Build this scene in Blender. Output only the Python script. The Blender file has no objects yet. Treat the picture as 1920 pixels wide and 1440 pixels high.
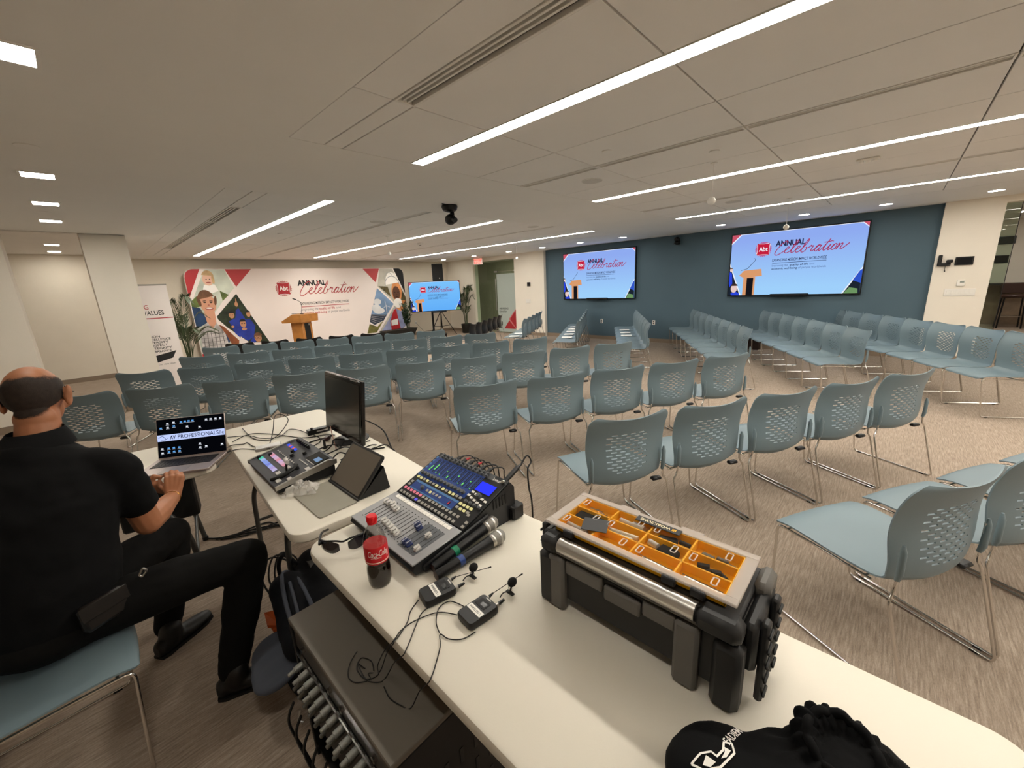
import bpy, bmesh, math, random
from mathutils import Vector, Matrix, Euler, noise as mnoise
random.seed(7)
S = bpy.context.scene
COL = S.collection
PI = math.pi

# ------------------------------------------------------------------ camera
cam_d = bpy.data.cameras.new('camera')
cam = bpy.data.objects.new('camera', cam_d); COL.objects.link(cam)
cam_d.sensor_width = 36.0
cam_d.lens = 751.07 / 1920 * 36
cam_d.clip_start = 0.05
cam.matrix_world = Matrix(((0.68108926, 0.20582368, -0.70267633, 0.0),
                           (-0.73072911, 0.13026429, -0.67012401, 0.0),
                           (-0.04639376, 0.96988032, 0.23912296, 1.65),
                           (0, 0, 0, 1)))
S.camera = cam

# ------------------------------------------------------------------ world, exposure
w = bpy.data.worlds.new('world'); S.world = w; w.use_nodes = True
w.node_tree.nodes['Background'].inputs[0].default_value = (0.9, 0.86, 0.8, 1)
w.node_tree.nodes['Background'].inputs[1].default_value = 0.05
S.view_settings.view_transform = 'Standard'
S.view_settings.look = 'None'
S.view_settings.exposure = 2.4
S.view_settings.gamma = 1.0
S.view_settings.use_curve_mapping = False

STRIP = 9.0       # radiance of the linear lights
SPOT = 16.0       # radiance of the recessed downlights
LAMP = (1.0, 0.95, 0.855)

# ------------------------------------------------------------------ materials
def lin(c):
    if isinstance(c, str):
        c = c.lstrip('#'); c = [int(c[i:i+2], 16) / 255 for i in (0, 2, 4)]
        c = [x / 12.92 if x <= .04045 else ((x + .055) / 1.055) ** 2.4 for x in c]
    return (c[0], c[1], c[2], 1.0)

MATS = {}
def mat(name, col='#808080', rough=.5, metal=0., vary=None, bump=None, trans=0., ior=1.45, alpha=1., spec=None, coat=0., coords='Object'):
    """vary=(scale, amount) tints the colour by noise, bump=(scale, strength[, distance])"""
    if name in MATS: return MATS[name]
    m = bpy.data.materials.new(name); m.use_nodes = True
    nt = m.node_tree; b = nt.nodes['Principled BSDF']
    c = lin(col)
    b.inputs['Base Color'].default_value = c
    b.inputs['Roughness'].default_value = rough
    b.inputs['Metallic'].default_value = metal
    b.inputs['IOR'].default_value = ior
    if trans: b.inputs['Transmission Weight'].default_value = trans
    if alpha < 1: b.inputs['Alpha'].default_value = alpha
    if spec is not None: b.inputs['Specular IOR Level'].default_value = spec
    if coat: b.inputs['Coat Weight'].default_value = coat
    if vary or bump:
        tc = nt.nodes.new('ShaderNodeTexCoord')
    if vary:
        n = nt.nodes.new('ShaderNodeTexNoise'); n.inputs['Scale'].default_value = vary[0]; n.inputs['Detail'].default_value = 4
        nt.links.new(tc.outputs[coords], n.inputs['Vector'])
        r = nt.nodes.new('ShaderNodeValToRGB')
        a = vary[1]
        r.color_ramp.elements[0].position = .3; r.color_ramp.elements[1].position = .7
        r.color_ramp.elements[0].color = tuple(x * (1 - a) for x in c[:3]) + (1,)
        r.color_ramp.elements[1].color = tuple(min(1, x * (1 + a)) for x in c[:3]) + (1,)
        nt.links.new(n.outputs['Fac'], r.inputs['Fac']); nt.links.new(r.outputs['Color'], b.inputs['Base Color'])
    if bump:
        n2 = nt.nodes.new('ShaderNodeTexNoise'); n2.inputs['Scale'].default_value = bump[0]; n2.inputs['Detail'].default_value = 3
        nt.links.new(tc.outputs[coords], n2.inputs['Vector'])
        bp = nt.nodes.new('ShaderNodeBump'); bp.inputs['Strength'].default_value = bump[1]
        bp.inputs['Distance'].default_value = bump[2] if len(bump) > 2 else .002
        nt.links.new(n2.outputs['Fac'], bp.inputs['Height']); nt.links.new(bp.outputs['Normal'], b.inputs['Normal'])
    MATS[name] = m
    return m

def emit(name, col, strength):
    if name in MATS: return MATS[name]
    m = bpy.data.materials.new(name); m.use_nodes = True
    nt = m.node_tree; nt.nodes.remove(nt.nodes['Principled BSDF'])
    e = nt.nodes.new('ShaderNodeEmission'); e.inputs[0].default_value = lin(col); e.inputs[1].default_value = strength
    nt.links.new(e.outputs[0], nt.nodes['Material Output'].inputs[0])
    MATS[name] = m
    return m

def pane_glass(name, tint, rough=0.0, refl=1.0):
    """thin architectural glass: tinted see-through with a fresnel reflection"""
    if name in MATS: return MATS[name]
    m = bpy.data.materials.new(name); m.use_nodes = True
    nt = m.node_tree; nt.nodes.remove(nt.nodes['Principled BSDF'])
    t = nt.nodes.new('ShaderNodeBsdfTransparent'); t.inputs[0].default_value = lin(tint)
    g = nt.nodes.new('ShaderNodeBsdfGlossy'); g.inputs['Roughness'].default_value = rough
    f = nt.nodes.new('ShaderNodeFresnel'); f.inputs['IOR'].default_value = 1.0 + .5 * refl
    mx = nt.nodes.new('ShaderNodeMixShader')
    geo = nt.nodes.new('ShaderNodeNewGeometry'); inv = nt.nodes.new('ShaderNodeMath'); inv.operation = 'SUBTRACT'; inv.inputs[0].default_value = 1
    mul = nt.nodes.new('ShaderNodeMath'); mul.operation = 'MULTIPLY'   # reflect on the outer face only
    nt.links.new(geo.outputs['Backfacing'], inv.inputs[1]); nt.links.new(f.outputs[0], mul.inputs[0]); nt.links.new(inv.outputs[0], mul.inputs[1])
    nt.links.new(mul.outputs[0], mx.inputs[0]); nt.links.new(t.outputs[0], mx.inputs[1]); nt.links.new(g.outputs[0], mx.inputs[2])
    nt.links.new(mx.outputs[0], nt.nodes['Material Output'].inputs[0])
    MATS[name] = m
    return m

# ------------------------------------------------------------------ mesh builder
class MB:
    def __init__(s): s.v = []; s.f = []
    def add(s, vs, fs, M=None):
        o = len(s.v)
        s.v += [(M @ Vector(p))[:] if M else tuple(p) for p in vs]
        s.f += [tuple(i + o for i in f) for f in fs]
        return s
    def box(s, c, d, r=0., M=None):
        x, y, z = d[0] / 2, d[1] / 2, d[2] / 2
        if r <= 0:
            vs = [(c[0] + i * x, c[1] + j * y, c[2] + k * z) for i in (-1, 1) for j in (-1, 1) for k in (-1, 1)]
            return s.add(vs, [(0, 1, 3, 2), (4, 6, 7, 5), (0, 4, 5, 1), (2, 3, 7, 6), (0, 2, 6, 4), (1, 5, 7, 3)], M)
        r = min(r, x * .98, y * .98, z * .98)
        vs = []; ix = {}
        for i in (-1, 1):
            for j in (-1, 1):
                for k in (-1, 1):
                    for a in range(3):
                        e = [x - r, y - r, z - r]; e[a] += r
                        ix[i, j, k, a] = len(vs)
                        vs.append((c[0] + i * e[0], c[1] + j * e[1], c[2] + k * e[2]))
        fs = []
        def q(*a):
            p = [Vector(vs[i]) for i in a]; n = (p[1] - p[0]).cross(p[2] - p[0]); m = sum(p, Vector()) / len(p) - Vector(c)
            fs.append(tuple(a) if n.dot(m) > 0 else tuple(reversed(a)))
        for e in (-1, 1):
            q(*[ix[e, j, k, 0] for j, k in ((-1, -1), (1, -1), (1, 1), (-1, 1))])
            q(*[ix[i, e, k, 1] for i, k in ((-1, -1), (1, -1), (1, 1), (-1, 1))])
            q(*[ix[i, j, e, 2] for i, j in ((-1, -1), (1, -1), (1, 1), (-1, 1))])
            for g in (-1, 1):
                q(ix[e, g, -1, 0], ix[e, g, 1, 0], ix[e, g, 1, 1], ix[e, g, -1, 1])
                q(ix[e, -1, g, 0], ix[e, 1, g, 0], ix[e, 1, g, 2], ix[e, -1, g, 2])
                q(ix[-1, e, g, 1], ix[1, e, g, 1], ix[1, e, g, 2], ix[-1, e, g, 2])
                for h in (-1, 1): q(ix[e, g, h, 0], ix[e, g, h, 1], ix[e, g, h, 2])
        return s.add(vs, fs, M)
    def bar(s, p0, p1, w, h, r=0.):
        """box running from p0 to p1, w wide, h high"""
        a, b = Vector(p0), Vector(p1); d = b - a; L = d.length
        M = Matrix.Translation((a + b) / 2) @ frame(d)
        return s.box((0, 0, 0), (w, h, L), r, M)
    def cyl(s, p0, p1, r0, r1=None, n=16, caps=True):
        r1 = r0 if r1 is None else r1
        a, b = Vector(p0), Vector(p1); M = Matrix.Translation(a) @ frame(b - a); L = (b - a).length
        vs = []; fs = []
        for k, (r, z) in enumerate(((r0, 0), (r1, L))):
            vs += [(r * math.cos(2 * PI * i / n), r * math.sin(2 * PI * i / n), z) for i in range(n)]
        fs = [(i, (i + 1) % n, n + (i + 1) % n, n + i) for i in range(n)]
        if caps: fs += [tuple(reversed(range(n))), tuple(range(n, 2 * n))]
        return s.add(vs, fs, M)
    def tube(s, pts, r, n=8, closed=False, caps=True):
        P = [Vector(p) for p in pts]; m = len(P)
        R = r if hasattr(r, '__len__') else [r] * m
        T = []
        for i in range(m):
            a = P[(i - 1) % m] if closed or i > 0 else P[i]; b = P[(i + 1) % m] if closed or i < m - 1 else P[i]
            t = (b - a); T.append(t.normalized() if t.length > 1e-9 else Vector((0, 0, 1)))
        up = Vector((0, 0, 1)) if abs(T[0].z) < .9 else Vector((1, 0, 0))
        u = (up - T[0] * up.dot(T[0])).normalized(); vs = []
        for i in range(m):
            u = (u - T[i] * u.dot(T[i]))
            u = u.normalized() if u.length > 1e-6 else T[i].orthogonal().normalized()
            b = T[i].cross(u)
            vs += [(P[i] + (u * math.cos(2 * PI * k / n) + b * math.sin(2 * PI * k / n)) * R[i])[:] for k in range(n)]
        fs = []
        for i in range(m if closed else m - 1):
            j = (i + 1) % m
            fs += [(i * n + k, i * n + (k + 1) % n, j * n + (k + 1) % n, j * n + k) for k in range(n)]
        if caps and not closed: fs += [tuple(reversed(range(n))), tuple(range((m - 1) * n, m * n))]
        return s.add(vs, fs)
    def lathe(s, prof, n=24, M=None):
        """prof: (r, z) list; axis z"""
        vs = []; fs = []
        for r, z in prof: vs += [(r * math.cos(2 * PI * i / n), r * math.sin(2 * PI * i / n), z) for i in range(n)]
        for k in range(len(prof) - 1):
            fs += [(k * n + i, k * n + (i + 1) % n, (k + 1) * n + (i + 1) % n, (k + 1) * n + i) for i in range(n)]
        if prof[0][0] > 1e-6: fs.append(tuple(reversed(range(n))))
        if prof[-1][0] > 1e-6: fs.append(tuple(range((len(prof) - 1) * n, len(prof) * n)))
        return s.add(vs, fs, M)
    def ball(s, c, r, n=16, m=10, M=None):
        R = r if hasattr(r, '__len__') else (r, r, r)
        vs = [(c[0], c[1], c[2] - R[2])]; fs = []
        for j in range(1, m):
            a = -PI / 2 + PI * j / m
            vs += [(c[0] + R[0] * math.cos(a) * math.cos(2 * PI * i / n), c[1] + R[1] * math.cos(a) * math.sin(2 * PI * i / n), c[2] + R[2] * math.sin(a)) for i in range(n)]
        vs.append((c[0], c[1], c[2] + R[2])); e = len(vs) - 1
        fs += [(0, 1 + (i + 1) % n, 1 + i) for i in range(n)]
        for j in range(m - 2): fs += [(1 + j * n + i, 1 + j * n + (i + 1) % n, 1 + (j + 1) * n + (i + 1) % n, 1 + (j + 1) * n + i) for i in range(n)]
        b = 1 + (m - 2) * n
        fs += [(b + i, b + (i + 1) % n, e) for i in range(n)]
        return s.add(vs, fs, M)
    def prism(s, poly, z0, z1, M=None):
        """extrude an xy polygon (counter-clockwise) from z0 to z1"""
        if area2(poly) < 0: poly = list(reversed(poly))
        n = len(poly)
        vs = [(x, y, z0) for x, y in poly] + [(x, y, z1) for x, y in poly]
        fs = [tuple(reversed(range(n))), tuple(range(n, 2 * n))] + [(i, (i + 1) % n, n + (i + 1) % n, n + i) for i in range(n)]
        return s.add(vs, fs, M)
    def flat(s, poly, z=0., M=None):
        if area2(poly) < 0: poly = list(reversed(poly))
        return s.add([(x, y, z) for x, y in poly], [tuple(range(len(poly)))], M)
    def loft(s, secs, n=16, caps=True):
        """secs: (centre, u axis*radius, v axis*radius)"""
        vs = []; fs = []
        for c, u, v in secs:
            c, u, v = Vector(c), Vector(u), Vector(v)
            vs += [(c + u * math.cos(2 * PI * i / n) + v * math.sin(2 * PI * i / n))[:] for i in range(n)]
        for k in range(len(secs) - 1):
            fs += [(k * n + i, k * n + (i + 1) % n, (k + 1) * n + (i + 1) % n, (k + 1) * n + i) for i in range(n)]
        if caps: fs += [tuple(reversed(range(n))), tuple(range((len(secs) - 1) * n, len(secs) * n))]
        return s.add(vs, fs)
    def mesh(s, name, m, smooth=40):
        me = bpy.data.meshes.new(name)
        me.from_pydata(s.v, [], s.f)
        ms = m if isinstance(m, (list, tuple)) else [m]
        for x in ms: me.materials.append(x)
        if smooth:
            me.shade_smooth()
            me.set_sharp_from_angle(angle=math.radians(smooth))
        me.update()
        return me
    def build(s, name, m, parent=None, smooth=40, M=None, label=None, kind=None):
        o = bpy.data.objects.new(name, s.mesh(name, m, smooth)); COL.objects.link(o)
        if parent: o.parent = parent
        if M is not None: o.matrix_local = M
        if label: o['label'] = label
        if kind: o['kind'] = kind
        return o

def area2(p): return sum(p[i][0] * p[(i + 1) % len(p)][1] - p[(i + 1) % len(p)][0] * p[i][1] for i in range(len(p)))
def frame(d):
    """rotation taking +z to direction d"""
    return Vector(d).to_track_quat('Z', 'Y').to_matrix().to_4x4()
def T(x, y, z): return Matrix.Translation((x, y, z))
def RZ(a): return Matrix.Rotation(math.radians(a), 4, 'Z')
def RX(a): return Matrix.Rotation(math.radians(a), 4, 'X')
def RY(a): return Matrix.Rotation(math.radians(a), 4, 'Y')
UP = RX(90)        # takes an xy drawing upright: x right, y up, facing -y

def rrect(w, h, r, n=6, cx=0, cy=0):
    p = []
    for sx, sy, a0 in ((1, -1, -90), (1, 1, 0), (-1, 1, 90), (-1, -1, 180)):
        for k in range(n + 1):
            a = math.radians(a0 + 90 * k / n)
            p.append((cx + sx * (w / 2 - r) + r * math.cos(a), cy + sy * (h / 2 - r) + r * math.sin(a)))
    return p
def smooth_path(P, n=8, closed=False):
    P = [Vector(p) for p in P]; m = len(P); out = []
    rng = range(m if closed else m - 1)
    for i in rng:
        p0 = P[(i - 1) % m] if closed or i > 0 else P[i]; p1 = P[i]; p2 = P[(i + 1) % m]
        p3 = P[(i + 2) % m] if closed or i < m - 2 else p2
        for k in range(n):
            t = k / n
            out.append(.5 * ((2 * p1) + (p2 - p0) * t + (2 * p0 - 5 * p1 + 4 * p2 - p3) * t * t + (3 * p1 - p0 - 3 * p2 + p3) * t ** 3))
    if not closed: out.append(P[-1])
    return out
def round_path(P, r, n=5, closed=False):
    """polyline with rounded corners"""
    P = [Vector(p) for p in P]; m = len(P); out = []
    for i in range(m):
        if not closed and i in (0, m - 1): out.append(P[i]); continue
        a, b, c = P[(i - 1) % m], P[i], P[(i + 1) % m]
        d0 = (a - b); d1 = (c - b); q = min(r, d0.length * .45, d1.length * .45)
        s0 = b + d0.normalized() * q; s1 = b + d1.normalized() * q
        for k in range(n + 1):
            t = k / n; out.append(s0 * (1 - t) ** 2 + b * 2 * t * (1 - t) + s1 * t * t)
    return out

# ------------------------------------------------------------------ things
def tag(o, label, cat, group=None, kind=None):
    if label: o['label'] = label
    if cat: o['category'] = cat
    if group: o['group'] = group
    if kind: o['kind'] = kind
    return o
def thing(name, label, cat, loc=(0, 0, 0), rz=0, group=None, rx=0, ry=0):
    o = bpy.data.objects.new(name, None); COL.objects.link(o); o.empty_display_size = .05
    o.location = loc; o.rotation_euler = (math.radians(rx), math.radians(ry), math.radians(rz))
    return tag(o, label, cat, group)
def dup(root, loc, rz, label, group=None):
    def cp(o, par):
        c = o.copy(); COL.objects.link(c); c.parent = par
        c.matrix_parent_inverse = o.matrix_parent_inverse
        for ch in o.children: cp(ch, c)
        return c
    r = cp(root, None)
    r.location = loc; r.rotation_euler = (0, 0, math.radians(rz)); r['label'] = label
    if group: r['group'] = group
    return r
def struct(o, label=None):
    o['kind'] = 'structure'
    if label: o['label'] = label
    return o

_txt = {}
def text(s, size=1., bold=0., shear=0., space=1.):
    """built-in font as flat mesh data, left-aligned on the baseline"""
    key = (s, bold, shear, space)
    if key not in _txt:
        cu = bpy.data.curves.new('t', 'FONT'); cu.body = s; cu.size = 1; cu.offset = bold; cu.shear = shear; cu.space_character = space
        cu.resolution_u = 3
        o = bpy.data.objects.new('t', cu); me = o.to_mesh()
        _txt[key] = ([tuple(v.co) for v in me.vertices], [tuple(p.vertices) for p in me.polygons])
        o.to_mesh_clear(); bpy.data.objects.remove(o); bpy.data.curves.remove(cu)
    vs, fs = _txt[key]
    return [(x * size, y * size, z) for x, y, z in vs], fs
def put_text(mb, s, x, y, size, bold=0., shear=0., width=None, z=0., M=None, align='l', height=None, space=1.):
    """place text with its baseline at x,y; width stretches it to fit"""
    vs, fs = text(s, size, bold, shear, space)
    if not vs: return mb
    x0 = min(v[0] for v in vs); x1 = max(v[0] for v in vs)
    k = width / (x1 - x0) if width else 1.
    ky = height / max(v[1] for v in vs) if height else 1.
    wd = (x1 - x0) * k
    ox = {'l': 0, 'c': -wd / 2, 'r': -wd}[align]
    return mb.add([((v[0] - x0) * k + x + ox, v[1] * ky + y, z) for v in vs], fs, M)
def ribbon(mb, pts, wd, z=0., M=None, taper=False):
    """flat 2D stroke"""
    P = [Vector((p[0], p[1])) for p in pts]; m = len(P); L = []; R = []
    for i in range(m):
        t = (P[min(i + 1, m - 1)] - P[max(i - 1, 0)]); t = t.normalized() if t.length > 0 else Vector((1, 0))
        n = Vector((-t.y, t.x)) * wd / 2
        L.append(P[i] + n); R.append(P[i] - n)
    vs = [(p.x, p.y, z) for p in L] + [(p.x, p.y, z) for p in R]
    return mb.add(vs, [(m + i, m + i + 1, i + 1, i) for i in range(m - 1)], M)

TMP = None
def organic(mb, name, m, parent=None, voxel=.006, smooth=6, factor=.5, disp=None, label=None):
    """fuse overlapping closed shapes into one continuous surface"""
    me = bpy.data.meshes.new('tmp'); me.from_pydata(mb.v, [], mb.f)
    global TMP
    if TMP is None: TMP = bpy.data.scenes.new('tmp')
    o = bpy.data.objects.new('tmp', me); TMP.collection.objects.link(o)
    r = o.modifiers.new('r', 'REMESH'); r.mode = 'VOXEL'; r.voxel_size = voxel
    s = o.modifiers.new('s', 'SMOOTH'); s.factor = factor; s.iterations = smooth
    with bpy.context.temp_override(scene=TMP, view_layer=TMP.view_layers[0]): dg = bpy.context.evaluated_depsgraph_get()
    me2 = bpy.data.meshes.new_from_object(o.evaluated_get(dg))
    bpy.data.objects.remove(o); bpy.data.meshes.remove(me)
    if disp:
        me2.update()
        nn = [v.normal.copy() for v in me2.vertices]; flat_ = []
        for v, n_ in zip(me2.vertices, nn): flat_ += (v.co + n_ * disp(v.co))[:]
        me2.vertices.foreach_set('co', flat_)
    me2.materials.clear(); me2.materials.append(m)
    me2.shade_smooth(); me2.name = name; me2.update()
    ob = bpy.data.objects.new(name, me2); COL.objects.link(ob)
    if parent: ob.parent = parent
    if label: ob['label'] = label
    return ob
# ================================================================== the room
ORD = ['first', 'second', 'third', 'fourth', 'fifth', 'sixth', 'seventh', 'eighth', 'ninth', 'tenth', 'eleventh']
H = 2.65
M_wall = mat('cream_wall_paint', '#eee6d8', .85, vary=(3, .015), bump=(180, .12, .001))
M_beige = mat('beige_wall_paint', '#e6dccb', .85, vary=(3, .02), bump=(180, .12, .001))
M_blue = mat('slate_blue_wall_paint', '#506672', .7, vary=(2, .02), bump=(180, .1, .001))
M_ceil = mat('ceiling_paint', '#efece6', .92, vary=(2, .012), bump=(240, .1, .001))
M_tile = mat('ceiling_panel_white', '#f0ede8', .93, vary=(2, .012), bump=(260, .15, .001))
M_gap = mat('ceiling_void', '#3a3733', .9)
M_base = mat('baseboard_taupe', '#8d7c6a', .6)
M_alu = mat('satin_aluminium', '#b9b6b0', .35, 1.)
M_white = mat('white_plastic', '#ece8e0', .4)
M_black = mat('black_plastic', '#070708', .42)
M_blackm = mat('black_metal', '#111112', .35, .6)
M_chrome = mat('chrome', '#d8d5d0', .12, 1.)
M_dark = mat('charcoal_plastic', '#1d1d1e', .5)

# carpet: loop-pile planks with fine streaks running towards the blue wall
def carpet():
    m = bpy.data.materials.new('striped_carpet'); m.use_nodes = True; nt = m.node_tree; b = nt.nodes['Principled BSDF']
    N = nt.nodes.new; L = nt.links.new
    tc = N('ShaderNodeTexCoord')
    mp = N('ShaderNodeMapping'); mp.inputs['Scale'].default_value = (9, 125, 1); L(tc.outputs['Object'], mp.inputs['Vector'])
    n1 = N('ShaderNodeTexNoise'); n1.inputs['Scale'].default_value = 1; n1.inputs['Detail'].default_value = 5; n1.inputs['Roughness'].default_value = .65
    L(mp.outputs[0], n1.inputs['Vector'])
    mp2 = N('ShaderNodeMapping'); mp2.inputs['Scale'].default_value = (90, 300, 1); L(tc.outputs['Object'], mp2.inputs['Vector'])
    n2 = N('ShaderNodeTexNoise'); n2.inputs['Scale'].default_value = 1; n2.inputs['Detail'].default_value = 2; L(mp2.outputs[0], n2.inputs['Vector'])
    br = N('ShaderNodeTexBrick'); br.inputs['Scale'].default_value = 1; br.inputs['Brick Width'].default_value = 1.0; br.inputs['Row Height'].default_value = .25
    br.inputs['Mortar Size'].default_value = 0.0; br.inputs['Color1'].default_value = (.40, .40, .40, 1); br.inputs['Color2'].default_value = (.60, .60, .60, 1)
    L(tc.outputs['Object'], br.inputs['Vector'])
    r = N('ShaderNodeValToRGB'); e = r.color_ramp.elements
    e[0].position = .30; e[0].color = lin('#87796c'); e[1].position = .70; e[1].color = lin('#b8a898')
    el = e.new(.5); el.color = lin('#a09081')
    mx = N('ShaderNodeMath'); mx.operation = 'MULTIPLY_ADD'; mx.inputs[1].default_value = .35; L(n2.outputs['Fac'], mx.inputs[0])
    sub = N('ShaderNodeMath'); sub.operation = 'ADD'; L(n1.outputs['Fac'], sub.inputs[0]); sub.inputs[1].default_value = -.175
    L(sub.outputs[0], mx.inputs[2]); L(mx.outputs[0], r.inputs['Fac'])
    ml = N('ShaderNodeMix'); ml.data_type = 'RGBA'; ml.blend_type = 'OVERLAY'; ml.inputs['Factor'].default_value = .22
    L(r.outputs[0], ml.inputs[6]); L(br.outputs['Color'], ml.inputs[7]); L(ml.outputs[2], b.inputs['Base Color'])
    b.inputs['Roughness'].default_value = .95; b.inputs['Specular IOR Level'].default_value = .1
    bp = N('ShaderNodeBump'); bp.inputs['Strength'].default_value = .5; bp.inputs['Distance'].default_value = .004
    L(mx.outputs[0], bp.inputs['Height']); L(bp.outputs[0], b.inputs['Normal'])
    return m
M_carpet = carpet()
XL, YF = -4.2, -5.5            # walls behind the camera
XW, XB, YB = 10.22, 10.33, 12.98   # cream wall face, blue wall face, back wall face

def slab(mb, x0, x1, y0, y1, z0, z1): return mb.box(((x0 + x1) / 2, (y0 + y1) / 2, (z0 + z1) / 2), (x1 - x0, y1 - y0, z1 - z0))
struct(slab(MB(), XL - .15, 18.0, YF - .15, 15.2, -.1, 0).build('floor', M_carpet), 'striped brown-grey carpet floor')

# ceiling: plain plaster around two recessed panel fields
ZX0, ZX1 = 1.17, 8.53
Z1 = (-5.2, 3.02); Z2 = (4.68, 12.1)
c = MB()
slab(c, XL, ZX0, YF, 8.6, H, H + .12); slab(c, .72, ZX0, 8.6, YB, H, H + .12)
slab(c, XL, .72, 8.6, YB, H + .07, H + .19); slab(c, XL, .72, 8.56, 8.6, H, H + .1)
slab(c, ZX0, ZX1, YF, Z1[0], H, H + .12); slab(c, ZX0, ZX1, Z1[1], Z2[0], H, H + .12); slab(c, ZX0, ZX1, Z2[1], YB, H, H + .12)
slab(c, ZX1, XB + .1, YF, YB, H, H + .12)
ceil = struct(c.build('ceiling', M_ceil), 'plain plaster ceiling around fields of square panels')
b = MB(); slab(b, ZX0, ZX1, Z1[0], Z1[1], H + .06, H + .12); slab(b, ZX0, ZX1, Z2[0], Z2[1], H + .06, H + .12)
b.build('ceiling_void', M_gap, ceil)
LX = (2.155, 4.855, 7.555); VX = (1.465, 3.475, 6.215)
xs = [(1.17, 1.40), (1.53, 2.095), (2.215, 2.835), (2.835, 3.43), (3.52, 4.185), (4.185, 4.795), (4.915, 5.535), (5.535, 6.17), (6.26, 6.885), (6.885, 7.495), (7.615, 8.53)]
ys1 = [3.02, 2.12, .925, -.295, -1.515, -2.735, -3.955, -5.2]
ys2 = [4.68, 5.58, 6.8, 8.02, 9.24, 10.46, 11.68, 12.1]
G = .010
pm = {}
def panel(x0, x1, y0, y1):
    k = (round(x1 - x0, 3), round(abs(y1 - y0), 3))
    if k not in pm: pm[k] = MB().box((0, 0, 0), (k[0] - G, k[1] - G, .03), .0015).mesh('ceiling_panel', M_tile, 0)
    o = bpy.data.objects.new('ceiling_panel', pm[k]); COL.objects.link(o); o.parent = ceil
    o.location = ((x0 + x1) / 2, (y0 + y1) / 2, H + .0155)
for ys in (ys1, ys2):
    for i in range(len(ys) - 1):
        for j, (x0, x1) in enumerate(xs): panel(x0, x1, ys[i], ys[i + 1])
        # the strips that hold no diffuser are closed by narrow panels
        if ys is ys1 and i == 0: panel(1.40, 1.53, ys[i], ys[i + 1])
        if ys is ys2 and (i == 0 or i >= 5): panel(1.40, 1.53, ys[i], ys[i + 1])
# linear slot diffusers
def vent(x0, x1, y0, y1, label):
    t = thing('slot_diffuser', label, 'air vent', ((x0 + x1) / 2, (y0 + y1) / 2, H), 0, 'linear air diffusers in the ceiling')
    w_, l_ = x1 - x0, abs(y1 - y0) - .008
    n = 3
    fr = MB()
    for sx in (-1, 1): fr.box((sx * (w_ / 2 - w_ * .06), 0, .008), (w_ * .12, l_, .024), .002)
    for sy in (-1, 1): fr.box((0, sy * (l_ / 2 - .006), .008), (w_ * .76, .012, .024), .002)
    fr.build('frame', M_white, t)
    MB().box((0, 0, .045), (w_ * .8, l_ - .02, .01)).build('duct', M_gap, t)
    pitch = w_ * .76 / n
    sm = None
    for k in range(n - 1):
        o = MB().box((-w_ * .38 + pitch * (k + 1), 0, .012), (pitch * .42, l_ - .024, .02), .002).build('slat', M_white, t)
vent(1.40, 1.53, 2.12, .925, 'wide slot air diffuser in the panel strip nearest the equipment table')
for i in range(1, 4): vent(1.40, 1.53, ys1[i + 1], ys1[i + 2] if i < 3 else ys1[i + 1] - 1.2, '%s wide slot diffuser behind the one above the equipment table' % ORD[i - 1])
for x, nm in ((3.475, 'middle'), (6.215, 'blue-wall-side')):
    for i in range(5): vent(x - .045, x + .045, ys1[i], ys1[i + 1], '%s slim slot diffuser from the ceiling camera in the %s near vent line' % (ORD[i], nm))
    for i in range(7): vent(x - .045, x + .045, ys2[i], ys2[i + 1], '%s slim slot diffuser from the ceiling camera in the %s vent line towards the banner' % (ORD[i], nm))
for i in range(1, 5): vent(1.40, 1.53, ys2[i], ys2[i + 1], '%s wide slot diffuser from the ceiling camera in the vent line by the column' % ORD[i - 1])

# linear lights
M_strip = emit('led_strip_diffuser', LAMP, STRIP)
M_spot = emit('downlight_lens', LAMP, SPOT)
nm = ('nearest the equipment table', 'in the middle of the ceiling', 'nearest the blue wall')
for i, x in enumerate(LX):
    for (y0, y1), where in (((-5.15, 3.01), 'over the near chairs'), ((4.70, 12.0), 'towards the printed banner')):
        t = thing('linear_light', 'long recessed linear light %s, %s' % (nm[i], where), 'ceiling light', (x, (y0 + y1) / 2, H), 0, 'linear ceiling lights')
        l_ = y1 - y0
        h = MB()
        for sx in (-1, 1): h.box((sx * .056, 0, .012), (.007, l_, .028))
        for sy in (-1, 1): h.box((0, sy * (l_ / 2 - .002), .012), (.105, .004, .028))
        h.box((0, 0, .03), (.112, l_, .006)); h.build('housing', M_white, t, 0)
        MB().box((0, 0, .004), (.104, l_ - .01, .004)).build('diffuser', M_strip, t, 0)
# downlights
def downlight(x, y, z=H, square=False, k=0):
    g = 'square downlights along the column side' if square else 'round downlights along the blue wall'
    t = thing('downlight', ('%s square recessed downlight in the plaster strip, counted from the wall behind the column' % ORD[k]) if square else ('%s round recessed downlight along the blue wall, counted from the back corner' % ORD[k]), 'ceiling light', (x, y, z), 0, g)
    if square:
        r = MB(); o, i = .105, .088
        for s in (-1, 1): r.box((s * (o + i) / 2, 0, -.001), (o - i, 2 * o, .008), .001); r.box((0, s * (o + i) / 2, -.001), (2 * i, o - i, .008), .001)
        r.build('trim', M_white, t); MB().box((0, 0, -.0005), (2 * i, 2 * i, .003)).build('lens', M_spot, t, 0)
    else:
        MB().lathe([(.078, -.001), (.084, -.006), (.094, -.005), (.098, 0)], 28).build('trim', M_white, t)
        MB().lathe([(.08, -.0035), (.08, -.001)], 28).build('lens', M_spot, t, 0)
for k, y in enumerate((12.05, 10.4, 8.8, 7.5, 6.22, 5.0, 2.8, 1.4, .3, -.87, -2.1)): downlight(9.37, y, k=k)
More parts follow.
